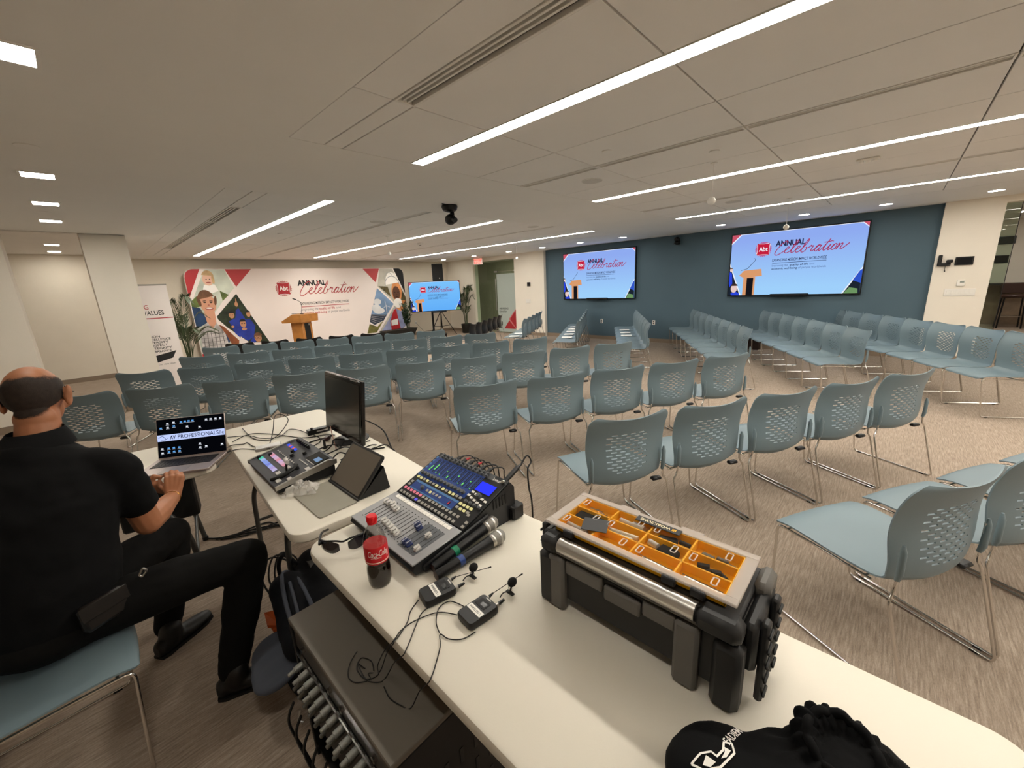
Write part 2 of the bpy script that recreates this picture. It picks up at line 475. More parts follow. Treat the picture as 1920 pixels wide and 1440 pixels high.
for k, y in enumerate((7.49, 6.27, 4.99, 2.72, .3, -2.2)): downlight(0.01, y, square=True, k=k + 2)
for k, y in enumerate((12.3, 11.0)): downlight(-.06, y, H + .07, True, k)

# walls
b = MB(); slab(b, XL - .15, XW + .35, YB, YB + .15, 0, H + .2); struct(b.build('wall_back', M_beige), 'cream back wall behind the printed banner')
b = MB()
slab(b, XW, XW + .25, 11.45, YB, 0, H + .1)
slab(b, XW, XW + .25, 9.40, 11.45, 2.52, H + .1)
slab(b, XW, XW + .25, 8.14, 9.40, 0, H + .1)
slab(b, XW, XW + .25, -1.09, -.42, 0, H + .1)
slab(b, XW, XW + .25, YF, -1.09, 2.55, H + .1)
slab(b, XW, XW + .25, YF, -3.4, 0, 2.55)
struct(b.build('wall_right', M_wall), 'cream wall sections either side of the blue wall')
b = MB(); slab(b, XB, XB + .12, -.42, 8.14, 0, H + .1); struct(b.build('wall_accent', M_blue), 'slate blue accent wall carrying two televisions')
b = MB(); slab(b, XL - .15, XL, YF, YB, 0, H + .2); struct(b.build('wall_left', M_wall))
b = MB(); slab(b, XL - .15, XB + .12, YF - .15, YF, 0, H + .2); struct(b.build('wall_front', M_wall))
b = MB(); slab(b, .24, .725, 8.6, 9.10, 0, H + .07); col1 = struct(b.build('wall_column', M_wall), 'square cream column beside the roll-up banner')
b = MB(); slab(b, -1.25, -.50, 8.6, 9.12, 0, H + .07); struct(b.build('wall_pier', M_wall), 'wide cream pier behind the seated man')
def base(name, segs):
    m = MB()
    for x0, x1, y0, y1 in segs: slab(m, x0, x1, y0, y1, 0, .1)
    struct(m.build(name, M_base))
base('baseboard_back', [(XL, XW, YB - .012, YB)])
base('baseboard_right', [(XB - .012, XB, -.42, 8.14), (XW - .012, XW, 11.45, YB - .013), (XW - .012, XW, 8.14, 9.40), (XW - .012, XW, -1.09, -.42)])
base('baseboard_column', [(.23, .735, 8.588, 8.6), (.228, .24, 8.6, 9.10), (.725, .737, 8.6, 9.10), (-1.25, -.488, 8.588, 8.6), (-.50, -.488, 8.6, 9.12)])

# corridor behind the glass door near the back corner
M_corr = mat('corridor_wall_paint', '#b9b6a0', .8)
b = MB(); slab(b, 13.2, 13.3, 6.5, 15.2, 0, 2.9); slab(b, XW + .25, 13.2, 6.4, 6.5, 0, 2.9); slab(b, XW + .25, 13.2, 15.1, 15.2, 0, 2.9)
struct(b.build('wall_corridor', M_corr)); b = MB(); slab(b, XW + .25, 13.2, 6.5, 15.1, 2.7, 2.8); struct(b.build('ceiling_corridor', M_ceil))
for k, y in enumerate((8.6, 11.6)):  # fill lights added to brighten the closed corridor behind the glass
    t = thing('corridor_fill_light', '%s added square corridor fill light behind the glass door, from the blue wall' % ORD[k], 'ceiling light', (11.8, y, 2.70), 0, 'added corridor fill lights')
    MB().box((0, 0, -.003), (.32, .32, .006), .002).build('frame', M_white, t); MB().box((0, 0, -.0075), (.26, .26, .003)).build('lens', M_spot, t, 0)
# room beyond the opening at the right
M_wood = mat('grey_oak_panel', '#8f7b66', .6, vary=(4, .2))
b = MB(); slab(b, 17.2, 17.3, -7, 1.0, 0, 2.9); slab(b, XB + .13, 17.2, .9, 1.0, 0, 2.9); slab(b, XB + .13, 17.2, -7, -6.9, 0, 2.9)
struct(b.build('wall_lounge', M_wall)); b = MB(); slab(b, XB + .13, 17.2, -6.9, .9, 2.75, 2.85); struct(b.build('ceiling_lounge', M_ceil))
b = MB(); slab(b, 17.12, 17.2, -6.8, .8, 0, 1.06); 
lp = struct(b.build('trim_1', M_wood), 'low grey wood panelling in the room beyond the opening')
b = MB(); slab(b, 16.7, 17.2, -6.8, .8, 1.06, 1.10); struct(b.build('trim_2', mat('dark_ledge', '#241d18', .5)), 'dark bar ledge along the far wall of the lounge')
for k, (x, y) in enumerate(((12.6, -2.0), (15.2, -2.0), (13.8, -4.4))):  # small fill lights, added so that the lounge is lit
    t = thing('lounge_fill_light', '%s added square fill light in the lounge, counted from the glass panel' % ORD[k], 'ceiling light', (x, y, 2.75), 0, 'added lounge fill lights')
    MB().box((0, 0, -.003), (.32, .32, .006), .002).build('frame', M_white, t); MB().box((0, 0, -.0075), (.26, .26, .003)).build('lens', M_spot, t, 0)

# glass doors
M_glass = pane_glass('green_tinted_glass', (.80, .88, .81), 0, 1.)
M_frost = mat('frosted_film', '#b9c4bd', .6, alpha=.8)
d1 = thing('door_1', 'frameless green glass door with white film and red triangles', None, (XW + .1, 10.43, 0)); d1['kind'] = 'structure'
for y0, y1, z0, z1, nme in ((.72, 1.02, 0.01, 2.51, 'glass_pane'), (.0, .715, .01, 2.51, 'glass_pane'), (-1.02, -.005, .01, 2.13, 'door_leaf'), (-1.02, -.005, 2.14, 2.51, 'glass_pane')):
    MB().box((0, (y0 + y1) / 2, (z0 + z1) / 2), (.012, y1 - y0 - .006, z1 - z0)).build(nme, M_glass, d1, 0)
MB().box((.0, -.06, 2.135), (.03, .16, .05), .003).box((0, -.95, 2.135), (.03, .13, .04), .003).box((0, -.04, .05), (.03, .2, .08), .003).box((0, -.95, .05), (.03, .14, .08), .003).build('patch_fitting', M_alu, d1)
MB().tube([(-.05, -.07, 1.9), (-.05, -.07, .8)], .013, 10).cyl((-.05, -.07, 1.85), (0, -.07, 1.85), .008).cyl((-.05, -.07, .85), (0, -.07, .85), .008).build('handle', M_alu, d1)
MB().box((-.0085, -.53, 1.05), (.002, .88, 2.0)).build('white_film', M_frost, d1, 0)
E = Matrix(((0, 0, -1, -.0105), (-1, 0, 0, 0), (0, 1, 0, 0), (0, 0, 0, 1)))   # drawing x -> -Y, y -> up, faces -X
M_red = mat('print_red', '#a3262c', .5); M_pink = mat('print_pale_red', '#c96a6a', .5); M_ink = mat('print_black', '#151414', .5); M_navy = mat('print_navy', '#22262f', .5)
MB().flat([(.95, .18), (.95, .82), (.66, .5)], .0005, E).flat([(.36, .16), (.92, .16), (.62, .46)], .0005, E).build('red_graphic', M_red, d1, 0)
MB().flat([(.66, .5), (.95, .82), (.95, .86), (.60, .5), (.9, .18), (.95, .18)], .0003, E).build('pink_graphic', M_pink, d1, 0)
m = MB(); put_text(m, 'AND EVIDENCE', .16, .84, .085, .012, 0, .44, .001, E); put_text(m, 'FOR ACTION', .16, .73, .085, .012, 0, .36, .001, E); m.build('lettering', M_ink, d1, 0)

d2 = thing('door_2', None, None, (XW + .1, -1.09, 0)); d2['kind'] = 'structure'; d2['label'] = 'clear glass side panel beside the opening to the lounge'
MB().box((0, -.085, 1.28), (.012, .16, 2.52)).build('glass_pane', M_glass, d2, 0)
MB().box((0, -.172, 1.28), (.016, .008, 2.52)).build('edge_seal', M_black, d2, 0)
MB().box((-.04, -.1, .11), (.03, .12, .2), .004).build('floor_fitting', M_alu, d2)
# ================================================================== chairs
M_shell = mat('blue_grey_shell', '#72838a', .42, bump=(900, .08, .0005))
M_shellk = mat('black_shell', '#141213', .45)
CH = .865      # height of the blue chairs

def shell_parts(holes=True, kx=1., H_=CH):
    """moulded seat-and-back shell as two meshes; local +y is where the sitter faces"""
    zb = (H_ - .45) / .40
    prof = [(.262, .424), (.255, .441), (.236, .450), (.17, .456), (.08, .447), (-.02, .433), (-.12, .420), (-.19, .413), (-.235, .422), (-.262, .446), (-.274, .478)]
    prof += [(-.277, .45 + .08 * zb), (-.274, .45 + .12 * zb), (-.268, .45 + .17 * zb), (-.265, .45 + .22 * zb), (-.269, .45 + .27 * zb), (-.281, .45 + .32 * zb), (-.300, .45 + .37 * zb), (-.314, .45 + .40 * zb)]
    P = smooth_path([(p[0], p[1], 0) for p in prof], 10)
    cum = [0.]
    for i in range(1, len(P)): cum.append(cum[-1] + (P[i] - P[i - 1]).length)
    L = cum[-1]
    def at(s):
        s = max(0., min(L, s))
        k = 0
        while k < len(cum) - 2 and cum[k + 1] < s: k += 1
        t = (s - cum[k]) / max(1e-9, cum[k + 1] - cum[k])
        p = P[k].lerp(P[k + 1], t)
        a, b = P[max(0, k - 1)], P[min(len(P) - 1, k + 2)]
        d = (b - a).normalized()           # runs rearwards then up; normal to the sitter's side
        return p, Vector((d.y, -d.x, 0)) if False else Vector((d.y, -d.x, 0))
    def lerp_tab(tab, s):
        for (a, x), (b, y) in zip(tab, tab[1:]):
            if s <= b: return x + (y - x) * (s - a) / (b - a)
        return tab[-1][1]
    sb = None
    for i, p in enumerate(P):
        if p.y > .455 and cum[i] > .45: sb = cum[i]; break
    Wt = [(0, .254), (.12, .258), (.3, .256), (sb - .03, .246), (sb + .06, .252), (sb + .2, .268), (L, .272)]
    Ct = [(0, -.012), (.08, .0), (.3, .020), (sb - .06, .046), (sb + .03, .052), (L - .15, .046), (L, .042)]
    # rows
    rows = [0, .006, .014, .024, .036, .05, .075] + [.075 + (sb - .02 - .075) * k / 16 for k in range(1, 17)] + [sb, sb + .02, sb + .04]
    nslot = 14; s0 = sb + .058; pitch = .0188
    slot_rows = {}
    if holes:
        for k in range(nslot):
            a = s0 + k * pitch
            slot_rows[len(rows)] = k; rows += [a, a + .0075]
            # the row of cells starting at index len-2 is the slot
            slot_rows[len(rows) - 2] = k
        last = rows[-1]
    else:
        rows += [s0 + .022 * k for k in range(11)]; last = rows[-1]
    top = [L - .058, L - .045, L - .033, L - .022, L - .012, L - .005, L]
    n = max(2, int((top[0] - last) / .03)); rows += [last + (top[0] - last) * k / n for k in range(1, n)] + top
    # columns (u in half-widths)
    cols = [-1, -.97, -.9, -.8, -.7]
    u0 = -.56
    unit = 1.12 / 5
    cc = []
    for k in range(5):
        for q in (0, .14, .5, .64): cc.append(u0 + unit * (k + q))
    cc.append(-u0)
    cols += cc + [.7, .8, .9, .97, 1]
    nc = len(cols); nr = len(rows)
    ic0 = 5
    def width(s):
        w_ = lerp_tab(Wt, s); rf, rt = .055, .055
        if s < rf: w_ += -rf + math.sqrt(max(0, rf * rf - (rf - s) ** 2))
        if L - s < rt: w_ += -rt + math.sqrt(max(0, rt * rt - (rt - (L - s)) ** 2))
        return w_ * kx
    vt = []; nrm = []
    for s in rows:
        p, nn = at(s); w_ = width(s); c_ = lerp_tab(Ct, s)
        for u in cols:
            o = c_ * u * u
            vt.append(Vector((u * w_, p.x + nn.x * o, p.y + nn.y * o)))
    def vid(i, j): return i * nc + j
    for i in range(nr):
        for j in range(nc):
            a = vt[vid(i, min(j + 1, nc - 1))] - vt[vid(i, max(j - 1, 0))]
            b = vt[vid(min(i + 1, nr - 1), j)] - vt[vid(max(i - 1, 0), j)]
            v = a.cross(b); nrm.append(v.normalized() if v.length > 1e-12 else Vector((0, 0, 1)))
    # orient towards the sitter
    mid = vid(10, nc // 2)
    if nrm[mid].z < 0: nrm = [-x for x in nrm]; flip = True
    else: flip = False
    cells = {'seat': [], 'backrest': []}
    isb = rows.index(sb)
    for i in range(nr - 1):
        for j in range(nc - 1):
            if i in slot_rows:
                k = slot_rows[i]; jj = j - ic0; a = jj % 4
                if 0 <= jj < 20:
                    # even rows: slot covers quarters 0,1,2 of a unit; odd rows are shifted by half
                    if k % 2 == 0:
                        if a != 3 and not (k == 0 and jj // 4 in (0, 4)): continue
                    else:
                        if a != 1 and 2 <= jj < 18: continue
            cells['seat' if i < isb else 'backrest'].append((vid(i, j), vid(i, j + 1), vid(i + 1, j + 1), vid(i + 1, j)))
    out = {}
    th = .0065
    for nme, fs in cells.items():
        used = sorted({v for f in fs for v in f}); mp = {v: i for i, v in enumerate(used)}; n_ = len(used)
        vs = [vt[v][:] for v in used] + [(vt[v] - nrm[v] * th)[:] for v in used]
        F = []; edges = {}
        for f in fs:
            q = [mp[x] for x in f]
            if not flip: pass
            else: q = q[::-1]
            F.append(tuple(q)); F.append(tuple(x + n_ for x in reversed(q)))
            for a, b in zip(q, q[1:] + q[:1]): edges[(a, b)] = 1
        for a, b in list(edges):
            if (b, a) not in edges: F.append((b, a, a + n_, b + n_))
        m = MB(); m.v = vs; m.f = F; out[nme] = m
    return out

def make_chair(name, holes=True, shell=None, kx=1., H_=CH, gang=True):
    t = thing(name, 'chair', 'chair')
    shell = shell or M_shell
    for nme, m in shell_parts(holes, kx, H_).items(): m.build(nme, shell, t, 50)
    zb = (H_ - .45) / .40
    for sx in (-1, 1):
        x = sx * .27 * kx; xi = sx * .246 * kx
        path = [(xi, -.262, .45 + .16 * zb), (xi, -.266, .45 + .05 * zb), (xi * 1.03, -.262, .436), (x * 1.04, -.268, .40), (x * 1.05, -.375, .008), (x * 1.05, .20, .008), (xi, .232, .425), (xi * .96, .05, .422), (xi * .9, -.17, .408)]
        MB().tube(round_path(path, .03, 5), .0062, 8).build('sled_leg', M_chrome, t, 60)
        sl = [(xi, -.262, .45 + .03 * zb), (xi * 1.015, -.268, .45 + .06 * zb), (xi * 1.02, -.268, .45 + .15 * zb), (xi * 1.02, -.265, .45 + .18 * zb)]
        MB().tube(sl, [.009, .013, .012, .005], 8).build('frame_sleeve', shell, t, 60)
        for y in (-.31, .15):
            MB().box((x * 1.05, y, .005), (.014, .03, .010), .002).build('glide', M_black, t, 0)
    MB().tube([(-.235 * kx, .19, .418), (.235 * kx, .19, .418)], .0062, 8).build('crossbar', M_chrome, t, 60)
    MB().tube([(-.225 * kx, -.14, .400), (.225 * kx, -.14, .400)], .0062, 8).build('crossbar', M_chrome, t, 60)
    if gang: MB().box((.225 * kx, -.235, .408), (.07, .04, .022), .008).build('ganging_clip', M_black, t)
    return t

blue = make_chair('perforated_chair')
blackc = make_chair('black_chair', False, M_shellk, .90, .795)
_first = {id(blue): True, id(blackc): True}
def seat_at(proto, x, y, rz, label, group):
    if _first[id(proto)]:
        _first[id(proto)] = False
        proto.location = (x, y, 0); proto.rotation_euler = (0, 0, math.radians(rz)); proto['label'] = label; proto['group'] = group
        return proto
    return dup(proto, (x, y, 0), rz, label, group)
c30, s30 = math.cos(PI / 6), .5
# block whose backs face the tables: rows run along u at -30 degrees, v is the direction they face
def block_a(us, v, proto, row, yaw=-30):
    us = sorted(us, reverse=True)
    for k, u in enumerate(us):
        kind = 'black' if proto is blackc else 'blue-grey perforated'
        seat_at(proto, u * c30 + v * s30, -u * s30 + v * c30, yaw + random.uniform(-1.2, 1.2),
                '%s chair, %s from the aisle, in %s' % (kind, ORD[k], row), 'chairs facing the banner: ' + row)
block_a([-2.84 + .616 * k for k in range(5)], 9.24, blackc, 'the all-black row before the podium')
block_a([-2.78 + .585 * k for k in range(7)], 8.13, blue, 'the first row behind the black chairs')
block_a([-2.656 + .588 * k for k in range(8)], 7.02, blue, 'the second row behind the black chairs')
block_a([-2.81 + .597 * k for k in range(9)], 5.89, blue, 'the third row behind the black chairs')
block_a([-2.77 + .609 * k for k in range(10)], 4.78, blue, 'the fourth row behind the black chairs')
block_a([.70, 1.34, 1.96, 2.57, 3.19], 3.43, blue, 'the short fifth row behind the black chairs')
block_a([1.29, 1.90, 2.51, 3.12, 3.73], 2.23, blue, 'the row just past the toolbox')
block_a([1.994, 2.60, 3.20, 3.80], 1.10, blue, 'the last row, nearest the laptop table' if False else 'the last row beside the equipment table')
# block by the blue wall: rows run along t at +30 degrees and face the stage
def block_b(ts, n, proto, row, yaw=30):
    for k, t_ in enumerate(sorted(ts, reverse=True)):
        kind = 'black' if proto is blackc else 'blue-grey perforated'
        seat_at(proto, t_ * c30 - n * s30, t_ * s30 + n * c30, yaw + random.uniform(-1.2, 1.2),
                '%s chair, %s from the blue wall, in %s' % (kind, ORD[k], row), 'chairs along the blue wall: ' + row)
block_b([9.15 + .50 * k for k in range(6)], 3.36, blackc, 'the black row by the glass door')
block_b([9.44 + .55 * k for k in range(5)], 2.15, blue, 'the first row behind the black ones')
block_b([8.55 + .54 * k for k in range(7)], .85, blue, 'the second row behind the black ones')
block_b([7.62 + .53 * k for k in range(7)], -.45, blue, 'the third row behind the black ones')
block_b([6.6 + .54 * k for k in range(8)], -1.75, blue, 'the fourth row behind the black ones')
block_b([6.2 + .54 * k for k in range(7)], -2.98, blue, 'the fifth row behind the black ones')
block_b([5.5 + .54 * k for k in range(8)], -4.2, blue, 'the rearmost row')
# the operator's own chair
dup(blue, (-.36, 1.98, 0), -88, 'blue-grey perforated chair under the seated man in black', None)
if 'group' in COL.objects[-1]: pass
# printed programmes on seats
M_paper = mat('white_paper', '#efece6', .7)
def sheet(t_, n, label):
    x, y = t_ * c30 - n * s30, t_ * s30 + n * c30
    o = MB().box((0, .05, .4535), (.21, .27, .002)).build('programme_sheet', M_paper, None, 0)
    o.location = (x, y, .0); o.rotation_euler = (0, 0, math.radians(30 + random.uniform(-5, 5)))
    tag(o, label, 'paper', 'programme sheets on chairs')
for k in range(1, 6): sheet(8.55 + .54 * k, .85, 'white printed sheet on the %s seat from the blue wall, second blue row' % ORD[6 - k])
for k in range(3, 6): sheet(7.62 + .53 * k, -.45, 'white printed sheet on the %s seat from the blue wall, third blue row' % ORD[6 - k])
for k in range(0, 2): sheet(9.44 + .55 * k, 2.15, 'white printed sheet on the %s seat from the blue wall, first blue row' % ORD[4 - k])
t = thing('storage_crate', 'dark low crate on the carpet against the blue wall behind the chairs', 'box', (10.17, 2.35, 0), 0)
MB().box((0, 0, .12), (.22, .6, .22), .01).build('body', mat('dark_brown_crate', '#2a1a14', .6), t); MB().box((0, 0, .235), (.235, .62, .02), .004).build('lid', M_black, t)
# ================================================================== screens, banner, stage
SCR = 2 ** -S.view_settings.exposure
def ell(cx, cy, rx, ry, n=22, rot=0, a0=0, a1=360):
    r = math.radians(rot); out = []
    m = n if a1 - a0 >= 360 else n + 1
    for i in range(m):
        a = math.radians(a0 + (a1 - a0) * i / n); x, y = rx * math.cos(a), ry * math.sin(a)
        out.append((cx + x * math.cos(r) - y * math.sin(r), cy + x * math.sin(r) + y * math.cos(r)))
    return out
# handwriting for the word "Celebration", x-height 1
CURS = [[(1.3, 1.75), (1.25, 2.1), (.9, 2.15), (.45, 1.6), (.1, .75), (.05, .05), (.45, -.3), (1.0, 0), (1.5, .45), (1.9, .75), (2.0, 1.0), (1.75, 1.08), (1.55, .7), (1.6, .2), (1.95, 0), (2.4, .35), (2.78, 1.2), (2.95, 2.0), (2.78, 2.2), (2.6, 1.6), (2.53, .7), (2.65, .1), (2.95, .05), (3.25, .4), (3.6, .75), (3.7, 1.0), (3.45, 1.08), (3.25, .7), (3.3, .2), (3.65, 0), (4.05, .35), (4.42, 1.2), (4.62, 2.0), (4.45, 2.2), (4.28, 1.6), (4.18, .6), (4.22, .1), (4.5, -.05), (4.8, .2), (4.86, .6), (4.66, .82), (4.85, .66), (5.2, .75), (5.4, 1.08), (5.45, .88), (5.75, .95), (5.7, .5), (5.75, .1), (6.0, .1), (6.3, .5), (6.6, .95), (6.86, .95)],
        [(6.86, .95), (6.5, 1.02), (6.25, .6), (6.3, .1), (6.6, 0), (6.85, .5), (6.95, .98), (6.85, .3), (7.0, 0), (7.3, .4), (7.62, 1.2), (7.82, 1.95), (7.57, .9), (7.5, .2), (7.75, 0), (8.05, .4), (8.3, 1.0), (8.2, .4), (8.3, 0), (8.6, .3), (8.85, .85), (8.98, 1.02), (8.68, .7), (8.7, .15), (9.0, 0), (9.25, .4), (9.17, .9), (8.98, 1.02), (9.3, .85), (9.52, 1.02), (9.46, .4), (9.4, 0), (9.62, .7), (9.9, 1.02), (10.02, .8), (9.95, .3), (10.1, 0), (10.5, .4), (10.9, 1.0)],
        [(7.15, 1.4), (7.6, 1.42), (8.25, 1.55)], [(8.36, 1.42), (8.42, 1.52)]]
def cursive(mb, x, y, width, z, M, wd=.13, shear=.38):
    k = width / (10.9 + .38)
    for st in CURS:
        p = smooth_path([((a + shear * b) * k + x, b * k + y, 0) for a, b in st], 5)
        ribbon(mb, p, wd * k, z, M)
def seal(x, y, r, z, M, red, pale, white, parent, pre):
    """the ragged square badge reading Abt"""
    a, b, c_, d = MB(), MB(), MB(), MB()
    for k in range(6): a.flat(ell(x, y, r * 1.28, r * 1.28, 4, 45 + k * 15), z + .00008 * k, M)
    for k in range(3): b.flat(ell(x, y, r * 1.32, r * 1.32, 4, 38 + k * 7), z + .0006 + .00008 * k, M)
    b2 = MB()
    b2.flat(ell(x, y, r * 1.2, r * 1.2, 4, 48), z + .0012, M); b2.flat(ell(x, y, r * 1.2, r * 1.2, 4, 40), z + .0014, M)
    d.flat(ell(x, y, r * 1.26, r * 1.26, 4, 52), z + .0009, M); d.flat(ell(x, y, r * 1.26, r * 1.26, 4, 36), z + .00105, M)
    put_text(c_, 'Abt', x, y - r * .3, r * .98, .02, 0, r * 1.32, z + .002, M, 'c')
    a.build(pre + 'badge_rim', pale, parent, 0); b.build(pre + 'badge', red, parent, 0); d.build(pre + 'badge_line', white, parent, 0)
    b2.build(pre + 'badge_face', red, parent, 0); c_.build(pre + 'badge_letters', white, parent, 0)

def screen_back(name, c0, c1):
    m = bpy.data.materials.new(name); m.use_nodes = True; nt = m.node_tree; nt.nodes.remove(nt.nodes['Principled BSDF'])
    tc = nt.nodes.new('ShaderNodeTexCoord'); mp = nt.nodes.new('ShaderNodeMapping'); mp.inputs['Rotation'].default_value = (0, math.radians(90), 0)
    g = nt.nodes.new('ShaderNodeTexGradient'); r = nt.nodes.new('ShaderNodeValToRGB'); e = nt.nodes.new('ShaderNodeEmission')
    mp.inputs['Location'].default_value = (.5, 0, 0)
    nt.links.new(tc.outputs['Object'], mp.inputs[0]); nt.links.new(mp.outputs[0], g.inputs[0]); nt.links.new(g.outputs[0], r.inputs[0])
    r.color_ramp.elements[0].color = lin(c0); r.color_ramp.elements[1].color = lin(c1)
    nt.links.new(r.outputs[0], e.inputs[0]); e.inputs[1].default_value = SCR
    nt.links.new(e.outputs[0], nt.nodes['Material Output'].inputs[0])
    return m
def scr(n, c): return emit('screen_' + n, c, SCR)
MSK = screen_back('screen_sky', '#9fd0fb', '#8fabf0')
def slide(par, w_, h_, y0, back=None):
    """the presentation slide shown on a screen w_ x h_, drawn in front of local y = y0"""
    def Q(u, v): return ((u - .5) * w_, (v - .5) * h_)
    M = T(0, y0, 0) @ UP
    P = lambda L: [Q(u, v) for u, v in L]
    sc = MB().box((0, y0 + .004, 0), (w_, .006, h_)).build('screen', back or MSK, par, 0)
    def g(nm, m, polys, z=.001):
        for i_, p in enumerate(polys): o = MB().flat(P(p), z + .0001 * i_, M).build(nm, m, sc, 0)
        return o
    W = scr('white', '#f2f6ff')
    g('slide_border', W, [[(0, .845), (.086, 1), (.075, 1), (0, .868)], [(.955, 1), (.963, 1), (1, .938), (1, .925)], [(0, .535), (.112, 0), (.102, 0), (0, .49)], [(.882, 0), (.892, 0), (1, .36), (1, .39)], [(.08, 1), (.96, 1), (.96, .993), (.08, .993)]])
    g('slide_red_corner', scr('red', '#c9546a'), [[(0, .87), (.075, 1), (0, 1)], [(.963, 1), (1, 1), (1, .94)]])
    g('slide_photo', scr('dark_green', '#1c2531'), [[(0, .49), (.102, 0), (0, 0)], [(.892, 0), (1, 0), (1, .2), (.945, .19)]])
    g('slide_children', scr('royal', '#2b46d8'), [[(0, .40), (.022, .37), (.03, .2), (.008, .14), (0, .2)], [(.02, .03), (.06, .07), (.095, .03), (.1, 0), (.03, 0)]], .0016)
    g('slide_face', scr('skin', '#e6c9c4'), [ell(.014, .43, .013, .034)], .0022); g('slide_face', scr('skin', '#e6c9c4'), [ell(.048, .115, .028, .07)], .0022)
    g('slide_hair', scr('hair', '#3a2b26'), [ell(.05, .16, .03, .04, 16, 0, 0, 180), ell(.012, .45, .013, .02, 12, 0, 0, 180)], .0026)
    g('slide_solar', scr('solar', '#2f55c8'), [[(.945, .19), (1, .15), (1, .35), (.985, .33)]], .0016)
    g('slide_grass', scr('grass', '#6c9461'), [[(.895, 0), (.99, 0), (.985, .07), (.93, .09)]], .0016)
    ink = scr('ink', '#252b4d'); rd = scr('script_red', '#a52f58'); gr = scr('grey_text', '#5a719f')
    mb = MB(); x, y = Q(.365, .765); put_text(mb, 'ANNUAL', x, y, h_ * .1, .04, .0, w_ * .225, .0016, M, 'l', h_ * .085); mb.build('slide_title', ink, sc, 0)
    mb = MB(); x, y = Q(.362, .650); cursive(mb, x, y, w_ * .53, .0022, M, .14); mb.build('slide_script', rd, sc, 0)
    mb = MB(); x, y = Q(.352, .528); put_text(mb, 'EXPANDING MISSION IMPACT WORLDWIDE', x, y, h_ * .05, .01, 0, w_ * .4, .0016, M, 'l', h_ * .043); mb.flat(P([(.352, .507), (.752, .507), (.752, .500), (.352, .500)]), .0016, M)
    x, y = Q(.49, .45); put_text(mb, 'quality of life', x, y, h_ * .045, .012, 0, w_ * .135, .0016, M)
    x, y = Q(.352, .40); put_text(mb, 'economic well-being', x, y, h_ * .045, .012, 0, w_ * .195, .0016, M); mb.build('slide_subtitle', ink, sc, 0)
    mb = MB(); x, y = Q(.352, .45); put_text(mb, 'Improving the', x, y, h_ * .045, 0, 0, w_ * .125, .0016, M)
    x, y = Q(.635, .45); put_text(mb, 'and', x, y, h_ * .045, 0, 0, w_ * .035, .0016, M); x, y = Q(.555, .40); put_text(mb, 'of people worldwide', x, y, h_ * .045, 0, 0, w_ * .2, .0016, M); mb.build('slide_small_text', gr, sc, 0)
    x, y = Q(.27, .735); seal(x, y, h_ * .095, .001, M, scr('badge', '#c41f3e'), scr('badge_pale', '#b46aa0'), W, sc, 'slide_')
    g('slide_podium', scr('wood', '#d99a6c'), [[(.085, .33), (.125, .41), (.27, .425), (.28, .31), (.125, .29)], [(.125, 0), (.225, 0), (.225, .3), (.125, .3)]])
    g('slide_podium_panel', scr('panel', '#16161c'), [[(.155, 0), (.21, 0), (.21, .285), (.155, .285)]], .0018)
    mb = MB(); ribbon(mb, [Q(*p) for p in smooth2([(.10, .415), (.15, .44), (.19, .52), (.215, .575), (.205, .6)])], h_ * .007, .0018, M); mb.build('slide_mic', scr('panel', '#16161c'), sc, 0)
    return sc
def smooth2(p): return [(v.x, v.y) for v in smooth_path([(a, b, 0) for a, b in p], 6)]

for yc, zc, lab in ((6.25, 1.815, 'wall-mounted television on the blue wall, the one nearer the glass door'), (1.655, 1.84, 'wall-mounted television on the blue wall, the one nearer the wall switches')):
    t = thing('wall_television', lab, 'television', (XB, yc, zc), -90, 'televisions on the blue wall')
    MB().box((0, -.055, 0), (2.335, .05, 1.335), .006).build('casing', M_black, t)
    MB().box((0, -.015, 0), (.8, .03, .5)).build('wall_bracket', M_blackm, t)
    slide(t, 2.29, 1.29, -.087)
    MB().box((.02, -.11, -.655), (.68, .07, .055), .012).build('soundbar', M_black, t)

# mobile television on a stand, with a loudspeaker tripod behind it
t = thing('stand_television', 'flat television on a wheeled black stand beside the loudspeaker tripod', 'television', (8.55, 11.62, 0), -36)
MB().box((0, 0, 1.40), (1.74, .05, 1.01), .006).build('casing', M_black, t)
e = bpy.data.objects.new('screen_panel', MB().box((0, 0, 0), (1.70, .004, .97)).mesh('screen_panel', M_black, 0)); COL.objects.link(e); e.parent = t; e.location = (0, -.027, 1.405)
slide(e, 1.70, .97, -.006, screen_back('screen_bright_sky', '#62aef8', '#7cc3fc'))
MB().box((-.15, .02, .85), (.07, .07, 1.5), .004).build('column', M_blackm, t)
MB().box((.1, -.03, .875), (.5, .06, .05), .01).build('soundbar', M_black, t)
b = MB().box((-.15, .02, .09), (.9, .07, .05), .006).box((-.45, -.1, .09), (.06, .6, .05), .006).box((.25, -.1, .09), (.06, .6, .05), .006); b.build('base', M_blackm, t)
for x in (-.45, .25):
    for y in (-.37, .17): MB().cyl((x - .02, y, .035), (x + .02, y, .035), .035, n=16).build('caster', M_black, t)
t = thing('loudspeaker', 'black loudspeaker on a tripod rising above the stand television', 'speaker', (8.98, 11.95, 1.88), -36)
MB().prism([(-.19, -.16), (.19, -.16), (.14, .16), (-.14, .16)], 0, .62).build('cabinet', M_black, t, 20)
MB().box((0, -.164, .31), (.34, .01, .56), .004).build('grille', mat('speaker_grille', '#191919', .7, bump=(600, .5)), t)
MB().box((.05, -.172, .13), (.03, .006, .03)).build('badge', M_alu, t)
t = thing('speaker_tripod', 'black tripod stand carrying the loudspeaker beside the stand television', 'stand', (8.98, 11.95, 0), -36)
MB().cyl((0, 0, .25), (0, 0, 1.879), .019).build('pole', M_blackm, t)
